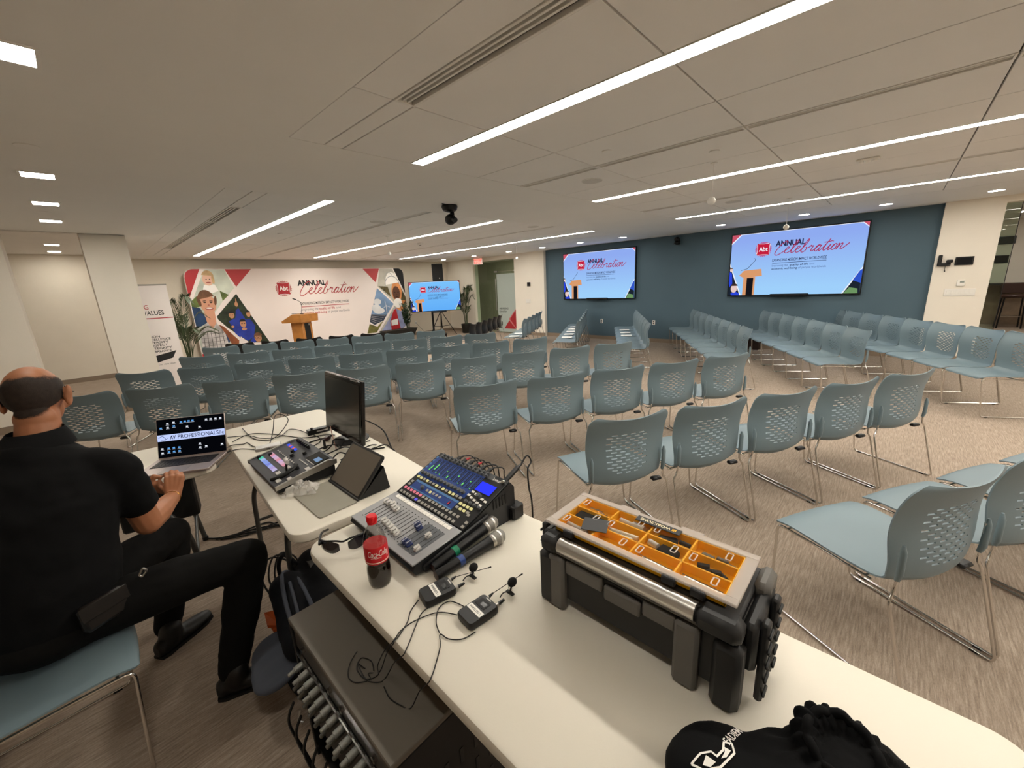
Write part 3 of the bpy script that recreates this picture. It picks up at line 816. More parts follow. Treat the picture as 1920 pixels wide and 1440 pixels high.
MB().cyl((0, 0, .82), (0, 0, .9), .032).build('collar', M_black, t)
for k in range(3):
    a = math.radians(95 + 120 * k); MB().tube([(.02 * math.cos(a), .02 * math.sin(a), .85), (.55 * math.cos(a), .55 * math.sin(a), .02)], .013, 8).build('leg', M_blackm, t)
    MB().tube([(.02 * math.cos(a), .02 * math.sin(a), .32), (.33 * math.cos(a), .33 * math.sin(a), .35)], .008, 6).build('brace', M_blackm, t)

# ------------------------------------------------------------------ printed banner
BX, BY = 4.99, 12.70
t = thing('printed_banner', 'wide white printed banner with red triangles and photographs along the back wall', 'banner', (BX, BY, 0))
def bp(*L): return [(x - BX, z) for x, z in L]
BM = T(0, -.042, 0) @ UP
top = [(x, y) for x, y in rrect(6.10, 2.30, .2, 8, 0, 1.25)]
MB().prism(top, -.04, .04, UP).build('panel', mat('banner_fabric', '#efe4de', .6, vary=(2, .01)), t, 30)
for x in (-2.4, 0, 2.4): MB().box((x, 0, .05), (.08, .5, .1), .004).build('foot', M_alu, t)
MB().box((0, .02, .06), (5.6, .03, .1)).build('bottom_rail', M_alu, t)
def ink(nm, m, polys, z=.001):
    for i_, p in enumerate(polys): o = MB().flat(p, z + .00012 * i_, BM).build(nm, m, t, 0)
    return o
red = mat('banner_red', '#b3242b', .55); red2 = mat('banner_soft_red', '#bd4548', .55); blk = mat('banner_black', '#1b1b1c', .5)
ink('red_corner', red, [[(-3.045, 2.2)] + ell(2.145 - BX, 2.2, .195, .195, 8, 0, 90, 180)[::-1] + bp((2.279, 2.395), (1.945, 1.70))])
ink('red_triangle', red2, [bp((2.80, 2.39), (3.398, 2.39), (2.98, 1.945))]); ink('red_triangle', red2, [bp((6.557, 2.39), (7.13, 2.39), (6.955, 1.95))])
ink('black_corner', blk, [bp((7.66, 2.395)) + [(7.84 - BX, 2.395)] + ell(7.84 - BX, 2.2, .195, .195, 8, 0, 0, 90)[::-1] + bp((8.03, 1.55))])
ink('red_corner', red, [bp((1.945, .32), (2.10, .32), (1.945, .1), (1.945, .1))])
# photograph of a father and child
pb = mat('print_leafy_backdrop', '#c9cfc0', .6, vary=(1.6, .25)); skin = mat('print_skin', '#d39a7c', .6); skin2 = mat('print_fair_skin', '#e3b79f', .6); hair = mat('print_brown_hair', '#6e4a30', .6, vary=(9, .3)); blond = mat('print_blond_hair', '#c9a678', .6, vary=(9, .2))
shirt = mat('print_shirt', '#b9b4b2', .6, vary=(7, .4)); denim = mat('print_denim', '#1f3d63', .6, vary=(5, .3)); leather = mat('print_brown_sleeve', '#8e4f2c', .6, vary=(4, .35)); pw = mat('print_white', '#f3efe9', .5); dk = mat('print_dark', '#20180f', .6); green = mat('print_shrub', '#5c6b33', .6, vary=(6, .4)); lip = mat('print_lip', '#a8584e', .6)
ink('photo', pb, [bp((2.366, 2.385), (2.792, 2.385), (2.926, 1.917), (2.61, 1.58), (2.27, 1.16), (2.83, .46), (2.31, .38), (1.955, .38), (1.955, 1.55))])
ink('photo_shrub', green, [bp((2.60, 1.86), (2.78, 1.75), (2.62, 1.60)), bp((1.96, 1.62), (2.1, 1.75), (2.16, 1.5), (1.96, 1.45))], .0016)
ink('photo_blanket', denim, [bp((1.955, 1.5), (2.12, 1.45), (2.22, 1.1), (1.955, .95)), bp((2.46, .86), (2.68, .7), (2.55, .5), (2.44, .52))], .0018)
ink('photo_child_jumper', pw, [bp((2.30, 2.02), (2.52, 2.02), (2.58, 1.86), (2.42, 1.80), (2.24, 1.84))], .0018); ink('photo_child', skin2, [ell(2.40 - BX, 2.14, .115, .145)], .002); ink('photo_child_hair', blond, [ell(2.41 - BX, 2.20, .13, .165, 18, -5, 15, 165), ell(2.51 - BX, 2.14, .03, .11)], .0024)
ink('photo_neck', skin, [bp((2.18, 1.36), (2.40, 1.36), (2.38, .96), (2.2, .92))], .002)
ink('photo_face', skin, [ell(2.30 - BX, 1.545, .165, .235)], .0026); ink('photo_hair', hair, [ell(2.29 - BX, 1.62, .185, .275, 24, 6, 22, 168), ell(2.125 - BX, 1.62, .035, .13, 16, 8), ell(2.463 - BX, 1.62, .03, .12, 16, -8)], .003)
ink('photo_features', dk, [ell(2.235 - BX, 1.585, .03, .012), ell(2.365 - BX, 1.575, .03, .012), ell(2.235 - BX, 1.625, .04, .01, 12, 6), ell(2.37 - BX, 1.615, .04, .01, 12, -6), ell(2.37 - BX, 2.15, .014, .01), ell(2.44 - BX, 2.15, .014, .01)], .0034)
ink('photo_lips', lip, [ell(2.305 - BX, 1.435, .085, .035, 20, -4), ell(2.405 - BX, 2.07, .05, .015), ell(2.305 - BX, 1.52, .02, .014)], .0034); ink('photo_teeth', pw, [ell(2.305 - BX, 1.443, .068, .018, 20, -4)], .0038)
ink('photo_shirt', shirt, [bp((2.0, .9), (2.2, 1.1), (2.28, .92), (2.38, 1.06), (2.52, .86), (2.56, .40), (1.985, .40))], .0028)
mb = MB()
for k in range(6): ribbon(mb, [(2.04 + .085 * k - BX, .42), (2.07 + .08 * k - BX, .88)], .012, .0032, BM)
for k in range(4): ribbon(mb, [(2.0 - BX, .5 + .1 * k), (2.5 - BX, .5 + .1 * k)], .008, .0032, BM)
mb.build('photo_plaid', mat('print_plaid', '#55504f', .6), t, 0)
ink('photo_sleeve', leather, [bp((2.42, 1.02), (2.52, .96), (2.80, .56), (2.78, .47), (2.62, .47), (2.55, .72))], .003)
# photograph of schoolchildren
leaf = mat('print_dark_foliage', '#27321f', .6, vary=(7, .6)); blu = mat('print_royal_blue', '#22389a', .6, vary=(6, .25)); brow = mat('print_tan_skin', '#bf8a66', .6); bh = mat('print_black_hair', '#1a1413', .6)
ink('photo', leaf, [bp((2.946, 1.77), (3.51, .43), (3.03, .47), (2.60, .92), (2.44, 1.14), (2.42, 1.22))])
ink('photo_jumpers', blu, [bp((2.66, 1.08), (2.82, 1.15), (2.92, .9), (2.84, .62), (2.74, .76)), bp((2.80, 1.06), (2.86, 1.35), (2.93, 1.40), (3.04, 1.1), (3.15, 1.1), (3.24, .9), (3.16, .62), (3.0, .52), (2.86, .66), (2.80, .82)), bp((3.05, .5), (3.14, .62), (3.2, .5), (3.15, .45))], .0016)
ink('photo_faces', brow, [ell(2.745 - BX, 1.23, .06, .085), ell(2.965 - BX, .985, .07, .1), ell(3.13 - BX, 1.225, .05, .075), ell(3.25 - BX, .57, .085, .11), ell(2.90 - BX, 1.50, .04, .06), ell(2.97 - BX, .845, .06, .035), ell(2.72 - BX, .93, .035, .03), bp((2.888, 1.55), (2.905, 1.66), (2.925, 1.56))], .0022)
for q_ in ([ell(2.745 - BX, 1.265, .07, .075, 16, 0, 10, 170)], [ell(2.965 - BX, 1.025, .08, .09, 16, 0, 12, 168)], [ell(3.13 - BX, 1.26, .058, .06, 16, 0, 10, 170)]): ink('photo_child_hair', bh, q_, .0028)
ink('photo_child_eyes', bh, [ell(2.94 - BX, .99, .02, .01), ell(2.995 - BX, .99, .02, .01), ell(2.725 - BX, 1.235, .014, .008), ell(2.77 - BX, 1.235, .014, .008)], .0028)
ink('photo_girl_hair', hair, [ell(3.255 - BX, .61, .1, .11, 18, 0, 8, 172)], .0028)
mb = MB()
for x in (3.215, 3.285): ribbon(mb, ell(x - BX, .575, .032, .028, 14) + [(x + .032 - BX, .575)], .007, .0032, BM)
mb.build('photo_glasses', bh, t, 0)
# title block
seal(4.115 - BX, 1.858, .172, .001, BM, mat('badge_red', '#ad1c25', .5), mat('badge_pale', '#bb7a76', .5), pw, t, '')
mb = MB(); put_text(mb, 'ANNUAL', 4.50 - BX, 1.925, .2, .04, 0, .82, .0015, BM, 'l', .155); mb.build('title_lettering', blk, t, 0)
mb = MB(); cursive(mb, 4.52 - BX, 1.68, 1.82, .0022, BM, .12); mb.build('script_lettering', red, t, 0)
mb = MB(); put_text(mb, 'EXPANDING MISSION IMPACT WORLDWIDE', 4.50 - BX, 1.375, .1, .006, 0, 1.45, .0015, BM, 'l', .075); mb.build('subtitle_lettering', mat('banner_grey_ink', '#3a3536', .5), t, 0)
mb = MB(); mb.flat(bp((4.50, 1.327), (5.95, 1.327), (5.95, 1.310), (4.50, 1.310)), .0015, BM); put_text(mb, 'quality of life', 5.01 - BX, 1.205, .1, .01, 0, .47, .0015, BM, 'l', .07); put_text(mb, 'economic well-being', 4.50 - BX, 1.10, .1, .01, 0, .72, .0015, BM, 'l', .07); mb.build('red_lettering', red, t, 0)
mb = MB(); put_text(mb, 'Improving the', 4.50 - BX, 1.205, .1, 0, 0, .48, .0015, BM, 'l', .07); put_text(mb, 'and', 5.52 - BX, 1.205, .1, 0, 0, .14, .0015, BM, 'l', .06); put_text(mb, 'of people worldwide', 5.26 - BX, 1.10, .1, 0, 0, .68, .0015, BM, 'l', .07); mb.build('grey_lettering', mat('banner_pale_ink', '#8d8586', .5), t, 0)
# photograph of a worker in a hard hat, and of a wind farm
hv = mat('print_hazy_site', '#b9b5a8', .6, vary=(2, .25)); drk = mat('print_brown_skin', '#5d3b2a', .6); scarf = mat('print_peach_scarf', '#d98f57', .6, vary=(6, .2)); lav = mat('print_lavender_coat', '#8d93b5', .6, vary=(4, .25))
ink('photo', hv, [bp((7.15, 2.385), (7.62, 2.385), (8.035, 1.42), (8.035, .5), (7.75, .30), (6.86, .30), (7.61, 1.22), (7.0, 1.82))])
ink('photo_trees', mat('print_olive', '#5d5330', .6, vary=(6, .5)), [bp((7.03, 1.83), (7.38, 1.8), (7.46, 1.45)), bp((7.86, 1.78), (8.03, 1.42), (8.03, 1.1), (7.84, 1.25))], .0015)
ink('photo_coat', lav, [bp((7.15, .55), (7.62, 1.12), (7.86, 1.05), (8.03, .8), (8.03, .5), (7.75, .32), (6.95, .32))], .0016)
ink('photo_sash', red, [bp((7.5, 1.0), (7.6, 1.05), (7.7, .33), (7.34, .33), (7.32, .62))], .002); ink('photo_name_badge', pw, [bp((7.36, .66), (7.62, .7), (7.62, .5), (7.36, .48))], .0024)
ink('photo_scarf', scarf, [ell(7.70 - BX, 1.62, .20, .34), bp((7.55, 1.3), (8.0, 1.32), (7.98, 1.05), (7.78, .95), (7.62, 1.05))], .002)
ink('photo_face', drk, [ell(7.68 - BX, 1.57, .145, .235)], .0026); ink('photo_mask', pw, [ell(7.70 - BX, 1.235, .165, .165)], .003)
ink('photo_helmet', pw, [ell(7.58 - BX, 1.86, .26, .42, 24, 8, 5, 175)], .0026); mb = MB(); ribbon(mb, ell(7.56 - BX, 1.84, .27, .30, 20, 8, 0, 180), .022, .003, BM); ribbon(mb, ell(7.48 - BX, 2.0, .16, .27, 16, 10, 30, 170), .014, .003, BM); mb.build('photo_helmet_ridge', mat('print_cool_grey', '#9fa3a4', .5), t, 0)
ink('photo_features', dk, [ell(7.62 - BX, 1.60, .03, .014), ell(7.75 - BX, 1.60, .03, .014), ell(7.685 - BX, 1.45, .05, .012), ell(7.69 - BX, 1.52, .02, .012)], .0032)
sky = mat('print_sky', '#7f9cc0', .6, vary=(1.2, .35)); sol = mat('print_solar_panel', '#39404f', .5)
ink('photo', sky, [bp((6.978, 1.77), (7.53, 1.215), (7.1, .72), (6.75, .85), (6.62, .85))])
ink('photo_clouds', mat('print_cloud', '#d8d8d8', .6, vary=(3, .1)), [ell(6.93 - BX, 1.32, .14, .1), ell(6.86 - BX, 1.12, .17, .12), ell(6.96 - BX, 1.02, .2, .1)], .0016)
ink('photo_field', mat('print_field', '#6f6a35', .6, vary=(6, .4)), [bp((6.55, .62), (6.82, .5), (7.1, .72), (6.77, .31), (6.43, .31))], .0012)
ink('photo_solar_panel', sol, [bp((6.655, .93), (7.22, .87), (7.08, .68), (6.73, .56), (6.56, .68))], .002)
mb = MB()
ribbon(mb, [(7.235 - BX, 1.18), (7.235 - BX, .90)], .014, .0022, BM)
for a in (100, 215, 335): ribbon(mb, [(7.235 - BX, 1.18), (7.235 - BX + .16 * math.cos(math.radians(a)), 1.18 + .16 * math.sin(math.radians(a)))], .01, .0024, BM)
for k in range(5): ribbon(mb, [(6.60 + .022 * k - BX, .73 + .045 * k), (6.86 + .075 * k - BX, .60 + .062 * k)], .006, .0024, BM)
ribbon(mb, bp((6.56, .68), (6.73, .56), (7.08, .68)), .016, .0024, BM)
mb.build('photo_turbine', pw, t, 0)

# ------------------------------------------------------------------ podium
oak = mat('honey_oak', '#b5793a', .45, vary=(5, .18), coat=.2)
t = thing('podium', 'honey oak podium with dark inset front panel standing before the banner', 'podium', (3.95, 11.3, 0), 30)
MB().box((0, 0, .50), (.36, .34, .96), .008).build('column', oak, t)
MB().box((0, -.172, .5), (.20, .012, .88), .003).build('front_panel', mat('podium_black_panel', '#171412', .4), t)
MB().box((.06, -.18, .9), (.035, .006, .05)).build('switch_plate', M_alu, t)
MB().box((0, 0, .03), (.46, .44, .06), .01).build('plinth', oak, t)
side = [(-.29, 1.17), (-.27, .98), (.30, .97), (.31, 1.02), (-.05, 1.19)]
MB().prism([(y, z) for y, z in side], -.32, .32, Matrix(((0, 0, 1, 0), (1, 0, 0, 0), (0, 1, 0, 0), (0, 0, 0, 1)))).build('desk', oak, t, 20)
MB().tube(smooth_path([(-.1, -.15, 1.17), (-.1, -.15, 1.24), (-.02, -.12, 1.36), (.02, -.06, 1.48), (-.06, .0, 1.55)], 6), .006, 6).build('gooseneck', M_black, t)
MB().cyl((-.05, -.01, 1.545), (-.12, .03, 1.58), .014).build('microphone', M_black, t); MB().lathe([(.05, 1.165), (.05, 1.185), (.02, 1.2)], 16, T(-.1, -.15, 0)).build('mic_base', M_black, t)
MB().tube([(-.1, -.15, 1.2), (-.28, .0, 1.2)], .005, 6).build('mic_cable', M_black, t)

# ------------------------------------------------------------------ roll-up banner beside the column
t = thing('rollup_banner', 'narrow white roll-up banner listing values, half hidden behind the column', 'banner', (.74, 9.42, 0))
MB().box((0, 0, 1.0), (.85, .004, 1.87)).build('print', mat('rollup_vinyl', '#efe6e2', .5), t, 0)
MB().cyl((-.43, 0, 1.945), (.43, 0, 1.945), .012).build('top_rail', M_alu, t); MB().box((0, 0, .04), (.88, .12, .08), .02).build('cassette', M_alu, t); MB().cyl((0, .03, .08), (0, .03, 1.94), .008).build('support_pole', M_alu, t)
RM = T(0, -.003, 0) @ UP
mb = MB(); put_text(mb, 'LIVING', .115, 1.535, .1, .006, 0, .27, .0005, RM, 'r', .075); mb.flat([(-.3, 1.385), (.42, 1.385), (.42, 1.37), (-.3, 1.37)], .0005, RM); mb.build('red_lettering', red, t, 0)
mb = MB(); put_text(mb, 'OUR VALUES', .305, 1.435, .1, .012, 0, .47, .0005, RM, 'r', .075); mb.build('title_lettering', blk, t, 0)
mb = MB()
for k, wd in enumerate(('PASSION', 'EXCELLENCE', 'DIVERSITY', 'RESPECT', 'INTEGRITY', 'BALANCE')): put_text(mb, wd, (.17, .31, .27, .25, .30, .29)[k], 1.045 - .052 * k, .07, .012, 0, .034 * len(wd), .0005, RM, 'r', .037)
mb.build('value_list', blk, t, 0, kind='stuff')
MB().flat([(.03, .60), (.036, .725), (.348, .79), (.28, .665)], .0005, RM).build('black_panel', blk, t, 0)
mb = MB(); put_text(mb, 'Our core values', .06, .555, .05, 0, 0, .24, .0005, RM, 'l', .03); mb.build('caption', mat('rollup_grey_ink', '#6a6566', .5), t, 0)
o = MB().cyl((.80, 9.75, 0), (.80, 9.75, 2.55), .018).lathe([(.16, 0), (.16, .02), (.03, .03), (.02, .05)], 20, T(.80, 9.75, 0)).build('stand_pole', M_blackm); tag(o, 'thin black upright pole rising behind the roll-up banner and column', 'pole')

# ------------------------------------------------------------------ plants
M_leaf = mat('palm_leaf', '#3d4a2c', .5, vary=(6, .3)); M_leaf2 = mat('glossy_leaf', '#24371f', .35, vary=(8, .3)); M_pot = mat('black_planter', '#17150f', .5); M_soil = mat('potting_soil', '#2a1f16', .9)
def palm(name, label, x, y, h, n, spread, seed, rz=0):
    rnd = random.Random(seed); t = thing(name, label, 'plant', (x, y, 0), rz)
    MB().lathe([(.14, 0), (.16, .02), (.19, .32), (.19, .34), (.17, .34), (.165, .30)], 24).build('pot', M_pot, t); MB().lathe([(.167, .29), (.168, .305), (0, .31)], 20).build('soil', M_soil, t)
    for k in range(n):
        a = 2 * PI * k / n + rnd.uniform(-.3, .3); hh = h * rnd.uniform(.50, 1.0); sp = spread * rnd.uniform(.45, 1.0)
        d = Vector((math.cos(a), math.sin(a), 0)); b0 = d * .04 + Vector((0, 0, .3))
        pts = smooth_path([b0, b0 + d * sp * .12 + Vector((0, 0, (hh - .3) * .45)), b0 + d * sp * .4 + Vector((0, 0, (hh - .3) * .82)), b0 + d * sp * .75 + Vector((0, 0, (hh - .3) * .99)), b0 + d * sp * 1.1 + Vector((0, 0, (hh - .3) * .9))], 8)
        m = MB().tube(pts, [.008 * (1 - .8 * i / len(pts)) + .001 for i in range(len(pts))], 5)
        side = d.cross(Vector((0, 0, 1)))
        i0 = int(len(pts) * .36)
        for i in range(i0, len(pts)):
            f = (i - i0) / (len(pts) - i0); tn = (pts[min(i + 1, len(pts) - 1)] - pts[i - 1]).normalized(); ll = .26 * (1 - .6 * abs(f - .35)) * (1 - .35 * f)
            for s in (-1, 1):
                for q in (0, .5):
                    p = pts[i - 1].lerp(pts[i], q); dr = (side * s * .55 + tn * .95 + Vector((0, 0, -.15 + rnd.uniform(-.1, .1)))).normalized(); w_ = tn.cross(dr).cross(dr).normalized() * .0075
                    m.add([p[:], (p + dr * ll * .45 + w_)[:], (p + dr * ll)[:], (p + dr * ll * .45 - w_)[:]], [(0, 1, 2, 3)])
        m.build('frond', M_leaf, t, 0)
palm('potted_palm', 'tall potted palm between the roll-up banner and the printed banner', 1.55, 11.6, 1.80, 13, .62, 3)
palm('potted_palm', 'slender potted palm beside the stand television near the glass door', 9.80, 11.55, 1.72, 9, .36, 8)
t = thing('planter', 'dark rectangular planter with a glossy broad-leaved plant before the banner end', 'plant', (7.2, 11.95, 0), 4)
MB().prism([(-.40, -.15), (.40, -.15), (.40, .15), (-.40, .15)], 0, .02).add([(x * .88, y * .8, .02) for x, y in ((-.45, -.17), (.45, -.17), (.45, .17), (-.45, .17))] + [(x, y, .40) for x, y in ((-.62, -.2), (.62, -.2), (.62, .2), (-.62, .2))], [(0, 1, 5, 4), (1, 2, 6, 5), (2, 3, 7, 6), (3, 0, 4, 7)]).build('trough', M_pot, t, 0)
MB().box((0, 0, .385), (1.2, .36, .01)).build('soil', M_soil, t)
rnd = random.Random(5)
for k in range(9):
    a = rnd.uniform(0, 2 * PI); hh = rnd.uniform(.5, .86); sp = rnd.uniform(.05, .24); d = Vector((math.cos(a), math.sin(a) * .6, 0)); b0 = Vector((.38, 0, .385)) + d * .05
    pts = smooth_path([b0, b0 + d * sp * .4 + Vector((0, 0, hh * .5)), b0 + d * sp + Vector((0, 0, hh))], 6)
    m = MB().tube(pts, [.009 - .006 * i / len(pts) for i in range(len(pts))], 5)
    for i in range(3, len(pts)):
        for s in (-1, 1):
            sd = d.cross(Vector((0, 0, 1))) * s; dr = (sd * .8 + Vector((rnd.uniform(-.4, .4), rnd.uniform(-.4, .4), .65))).normalized(); w_ = dr.orthogonal().normalized() * .038; p = pts[i]; L = .13
            m.add([p[:], (p + dr * L * .4 + w_)[:], (p + dr * L * .75 + w_ * .7)[:], (p + dr * L)[:], (p + dr * L * .75 - w_ * .7)[:], (p + dr * L * .4 - w_)[:]], [(0, 1, 2, 3, 4, 5)])
    m.build('stem', M_leaf2, t, 0)

# ------------------------------------------------------------------ small wall and ceiling fittings
def wall_thing(name, label, cat, y, z, x=XW, group=None): return thing(name, label, cat, (x, y, z), -90, group)
t = wall_thing('touch_panel', 'black touch panel on the cream wall above the thermostat', 'control panel', -.765, 1.695); MB().box((0, -.012, 0), (.21, .024, .135), .006).build('body', M_black, t); MB().box((0, -.0245, 0), (.17, .002, .1)).build('display', mat('dark_glass', '#15171a', .15), t, 0)
t = wall_thing('cordless_phone', 'black cordless phone in a wall cradle beside the touch panel', 'phone', -.525, 1.70); MB().box((.01, -.025, -.05), (.16, .05, .05), .008).build('cradle', M_black, t); MB().box((-.045, -.035, .03), (.05, .03, .16), .01).build('handset', M_black, t); MB().box((.07, -.05, .0), (.08, .04, .05), .01).build('speaker', M_black, t); MB().tube([(.03, -.03, -.07), (.035, -.03, -.15)], .004, 6).cyl((.035, -.03, -.15), (.035, -.03, -.17), .008).build('cord', M_black, t)
t = wall_thing('thermostat', 'small white thermostat above the light switch plate', 'thermostat', -.78, 1.34); MB().box((0, -.012, 0), (.1, .024, .11), .008).build('body', M_white, t); MB().box((.01, -.0245, .015), (.05, .002, .03)).build('display', mat('lcd_grey', '#8d948c', .3), t, 0)
t = wall_thing('switch_plate', 'long white plate of six light switches under the thermostat', 'light switch', -.785, 1.185); MB().box((0, -.005, 0), (.36, .01, .12), .003).build('plate', M_white, t)
for k in range(6): MB().box((-.135 + .054 * k, -.012, 0), (.034, .006, .066), .002).build('rocker', M_white, t)
t = wall_thing('wall_display', 'small square black display on the cream wall beside the glass door', 'control panel', 8.77, 1.655); MB().box((0, -.012, 0), (.13, .024, .13), .004).build('body', M_black, t); MB().box((0, -.0245, 0), (.06, .002, .06)).build('display', MATS['dark_glass'], t, 0)
t = wall_thing('switch_plate', 'white three-gang light switch plate under the square black display', 'light switch', 8.82, 1.115); MB().box((0, -.005, 0), (.2, .01, .12), .003).build('plate', M_white, t)
for k in range(3): MB().box((-.055 + .055 * k, -.012, 0), (.034, .006, .066), .002).build('rocker', M_white, t)
for y, lab in ((6.13, 'white wall socket low on the blue wall below the television'), (4.57, 'white wall socket low on the blue wall between the televisions')):
    t = wall_thing('wall_socket', lab, 'socket', y, .52, XB); MB().box((0, -.004, 0), (.075, .008, .12), .003).build('plate', M_white, t); MB().box((0, -.009, .025), (.03, .003, .03)).box((0, -.009, -.025), (.03, .003, .03)).build('outlet', M_dark, t, 0)
t = thing('wall_socket', 'white wall socket on the back wall beside the stand television', 'socket', (8.55, YB, .45)); MB().box((0, -.004, 0), (.075, .008, .12), .003).build('plate', M_white, t); MB().box((0, -.02, 0), (.03, .03, .03)).build('plug', M_dark, t)
o = MB().tube(smooth_path([(8.55, YB - .04, .45), (8.6, 12.8, .3), (8.75, 12.6, .06), (8.9, 12.4, .15), (8.6, 12.0, .3)], 8), .006, 6).build('extension_cable', M_dark); tag(o, 'dark power cord looping from the back wall socket to the stand television', 'cord')
# robotic cameras
def ptz(name, label, loc, rz, flip=1):
    t = thing(name, label, 'camera', loc, rz)
    MB().lathe([(.095, 0), (.1, -.02 * flip), (.085, -.06 * flip), (.05, -.075 * flip), (0, -.076 * flip)], 24).box((-.11, 0, -.006), (.1, .02, .01)).build('base', M_black, t)
    MB().box((.05, 0, -.12 * flip), (.03, .06, .11), .012).build('yoke', M_black, t)
    MB().ball((0, 0, -.165 * flip), (.06, .075, .065), 20, 12).build('head', M_black, t); MB().cyl((-.02, -.05, -.17 * flip), (-.035, -.095, -.185 * flip), .03).build('lens', M_dark, t)
ptz('robotic_camera', 'black robotic camera hanging from the ceiling between the two panel fields', (3.43, 4.2, H), 20)
t = thing('robotic_camera', 'black robotic camera bracketed high on the blue wall between the televisions', 'camera', (XB, 4.03, 2.50), -90)
MB().box((0, -.02, -.02), (.1, .04, .12), .006).box((0, -.08, -.06), (.12, .14, .012), .003).build('bracket', M_blackm, t); MB().lathe([(.06, -.054), (.065, -.03), (.05, -.01)], 20, T(0, -.09, 0)).build('base', M_black, t); MB().ball((0, -.09, .04), (.065, .06, .055), 18, 10).build('head', M_black, t); MB().cyl((0, -.14, .04), (0, -.165, .04), .03).build('lens', M_dark, t)
# hanging ball microphones
for x, y, z, lab in ((4.244, 1.366, 2.325, 'white ball microphone hanging over the chairs by the ceiling sensor strip'), (7.119, 1.26, 2.27, 'white ball microphone hanging in front of the television nearer the switches'), (4.266, 7.12, 2.335, 'white ball microphone hanging over the middle chairs before the banner'), (8.02, 7.26, 2.32, 'white ball microphone hanging near the glass door')):
    t = thing('hanging_microphone', lab, 'microphone', (x, y, H), 0, 'hanging ball microphones'); MB().lathe([(.03, 0), (.03, -.008), (.01, -.012)], 16).build('ceiling_rose', M_white, t)
    MB().cyl((0, 0, -.01), (0, 0, z - H + .03), .0025, n=6).build('cord', M_white, t); MB().ball((0, 0, z - H), .036, 18, 12).build('ball', M_white, t)
# exit sign
t = thing('exit_sign', 'lit red exit sign hanging in front of the glass door', 'exit sign', (9.85, 10.75, H), -58)
MB().box((0, 0, -.02), (.36, .05, .04), .004).build('canopy', M_white, t); MB().box((0, 0, -.15), (.33, .012, .2), .003).build('panel', mat('clear_acrylic', '#f4e2de', .2), t)
mb = MB(); put_text(mb, 'EXIT', 0, -.215, .16, .012, 0, .25, .007, UP, 'c', .12); mb.flat([(-.15, -.06), (.15, -.06), (.15, -.07), (-.15, -.07)], .007, UP); mb.build('lettering', emit('exit_red', '#ff3a30', .9), t, 0)
# ceiling discs: loudspeakers, detectors, sensors
def disc(name, lab, cat, x, y, r, dz=.008, m=None): 
    t = thing(name, lab, cat, (x, y, H)); MB().lathe([(r, 0), (r, -dz * .6), (r * .93, -dz)], 28).build('rim', M_white, t); MB().lathe([(r * .93, -dz), (r * .5, -dz * 1.15), (0, -dz * 1.2)], 28).build('face', m or MATS['ceiling_panel_white'], t)
gr_ = mat('speaker_mesh_white', '#d5d1ca', .8, bump=(900, .6))
for x, y, lab in ((3.871, 2.42, 'round ceiling loudspeaker grille beside the vent over the near chairs'), (6.63, 1.84, 'round ceiling loudspeaker grille near the blue wall'), (3.3, 5.73, 'round ceiling loudspeaker grille just past the ceiling camera'), (5.88, 4.9, 'round ceiling loudspeaker grille at the panel field edge')): disc('ceiling_speaker', lab, 'speaker', x, y, .11, .006, gr_)
for x, y, lab in ((3.131, 1.823, 'small white ceiling disc beside the slot vent'), (2.538, 7.52, 'small white ceiling disc beside the first light towards the banner'), (3.868, 1.25, 'tiny white ceiling disc by a hanging microphone')): disc('sprinkler_cover', lab, 'sprinkler', x, y, .04, .008)
for x, y, lab in ((0.0, 4.15, 'flush ceiling cover ring before the square downlights'), (-.03, 6.82, 'flush ceiling cover ring between square downlights')): disc('sprinkler_cover', lab, 'sprinkler', x, y, .06, .004)
t = thing('smoke_detector', 'white smoke detector beside the middle linear light near the banner', 'detector', (5.5, 7.86, H)); MB().lathe([(.055, 0), (.055, -.02), (.045, -.035), (.0, -.04)], 24).build('body', M_white, t); MB().lathe([(.02, -.038), (.02, -.046), (0, -.047)], 16).build('sensor', M_dark, t)
t = thing('motion_sensor', 'white three-lobed sensor on the ceiling beside the middle linear light', 'sensor', (5.36, .352, H), 0); MB().box((0, 0, -.01), (.08, .17, .02), .006).build('body', M_white, t)
for y in (-.05, 0, .05): MB().ball((0, y, -.022), (.03, .022, .016), 12, 8).build('lobe', M_white, t)
# lounge beyond the opening
t = thing('bar_stool', 'brown bar stool at the dark ledge in the room beyond the opening', 'stool', (16.2, -2.2, 0), -90)
MB().box((0, 0, .80), (.46, .46, .07), .03).build('seat', mat('brown_leather', '#3a2219', .45), t); MB().box((0, .23, .98), (.46, .05, .26), .02).build('backrest', MATS['brown_leather'], t)
for sx in (-1, 1):
    for sy in (-1, 1): MB().cyl((sx * .2, sy * .2, 0), (sx * .17, sy * .17, .78), .016, n=8).build('leg', M_black, t)
MB().tube([(-.19, -.19, .3), (.19, -.19, .3), (.19, .19, .3), (-.19, .19, .3)], .008, 6, closed=True).build('footrest', M_chrome, t)
for y, z, lab in ((-1.98, 2.2, 'upper small black device on the far wall of the lounge'), (-1.93, 1.72, 'lower small black device on the far wall of the lounge')):
    t = thing('wall_device', lab, 'device', (17.2, y, z), -90); MB().box((0, -.02, 0), (.3, .04, .2), .006).build('body', M_black, t); MB().box((0, -.042, 0), (.24, .004, .15)).build('display', MATS['dark_glass'], t, 0)
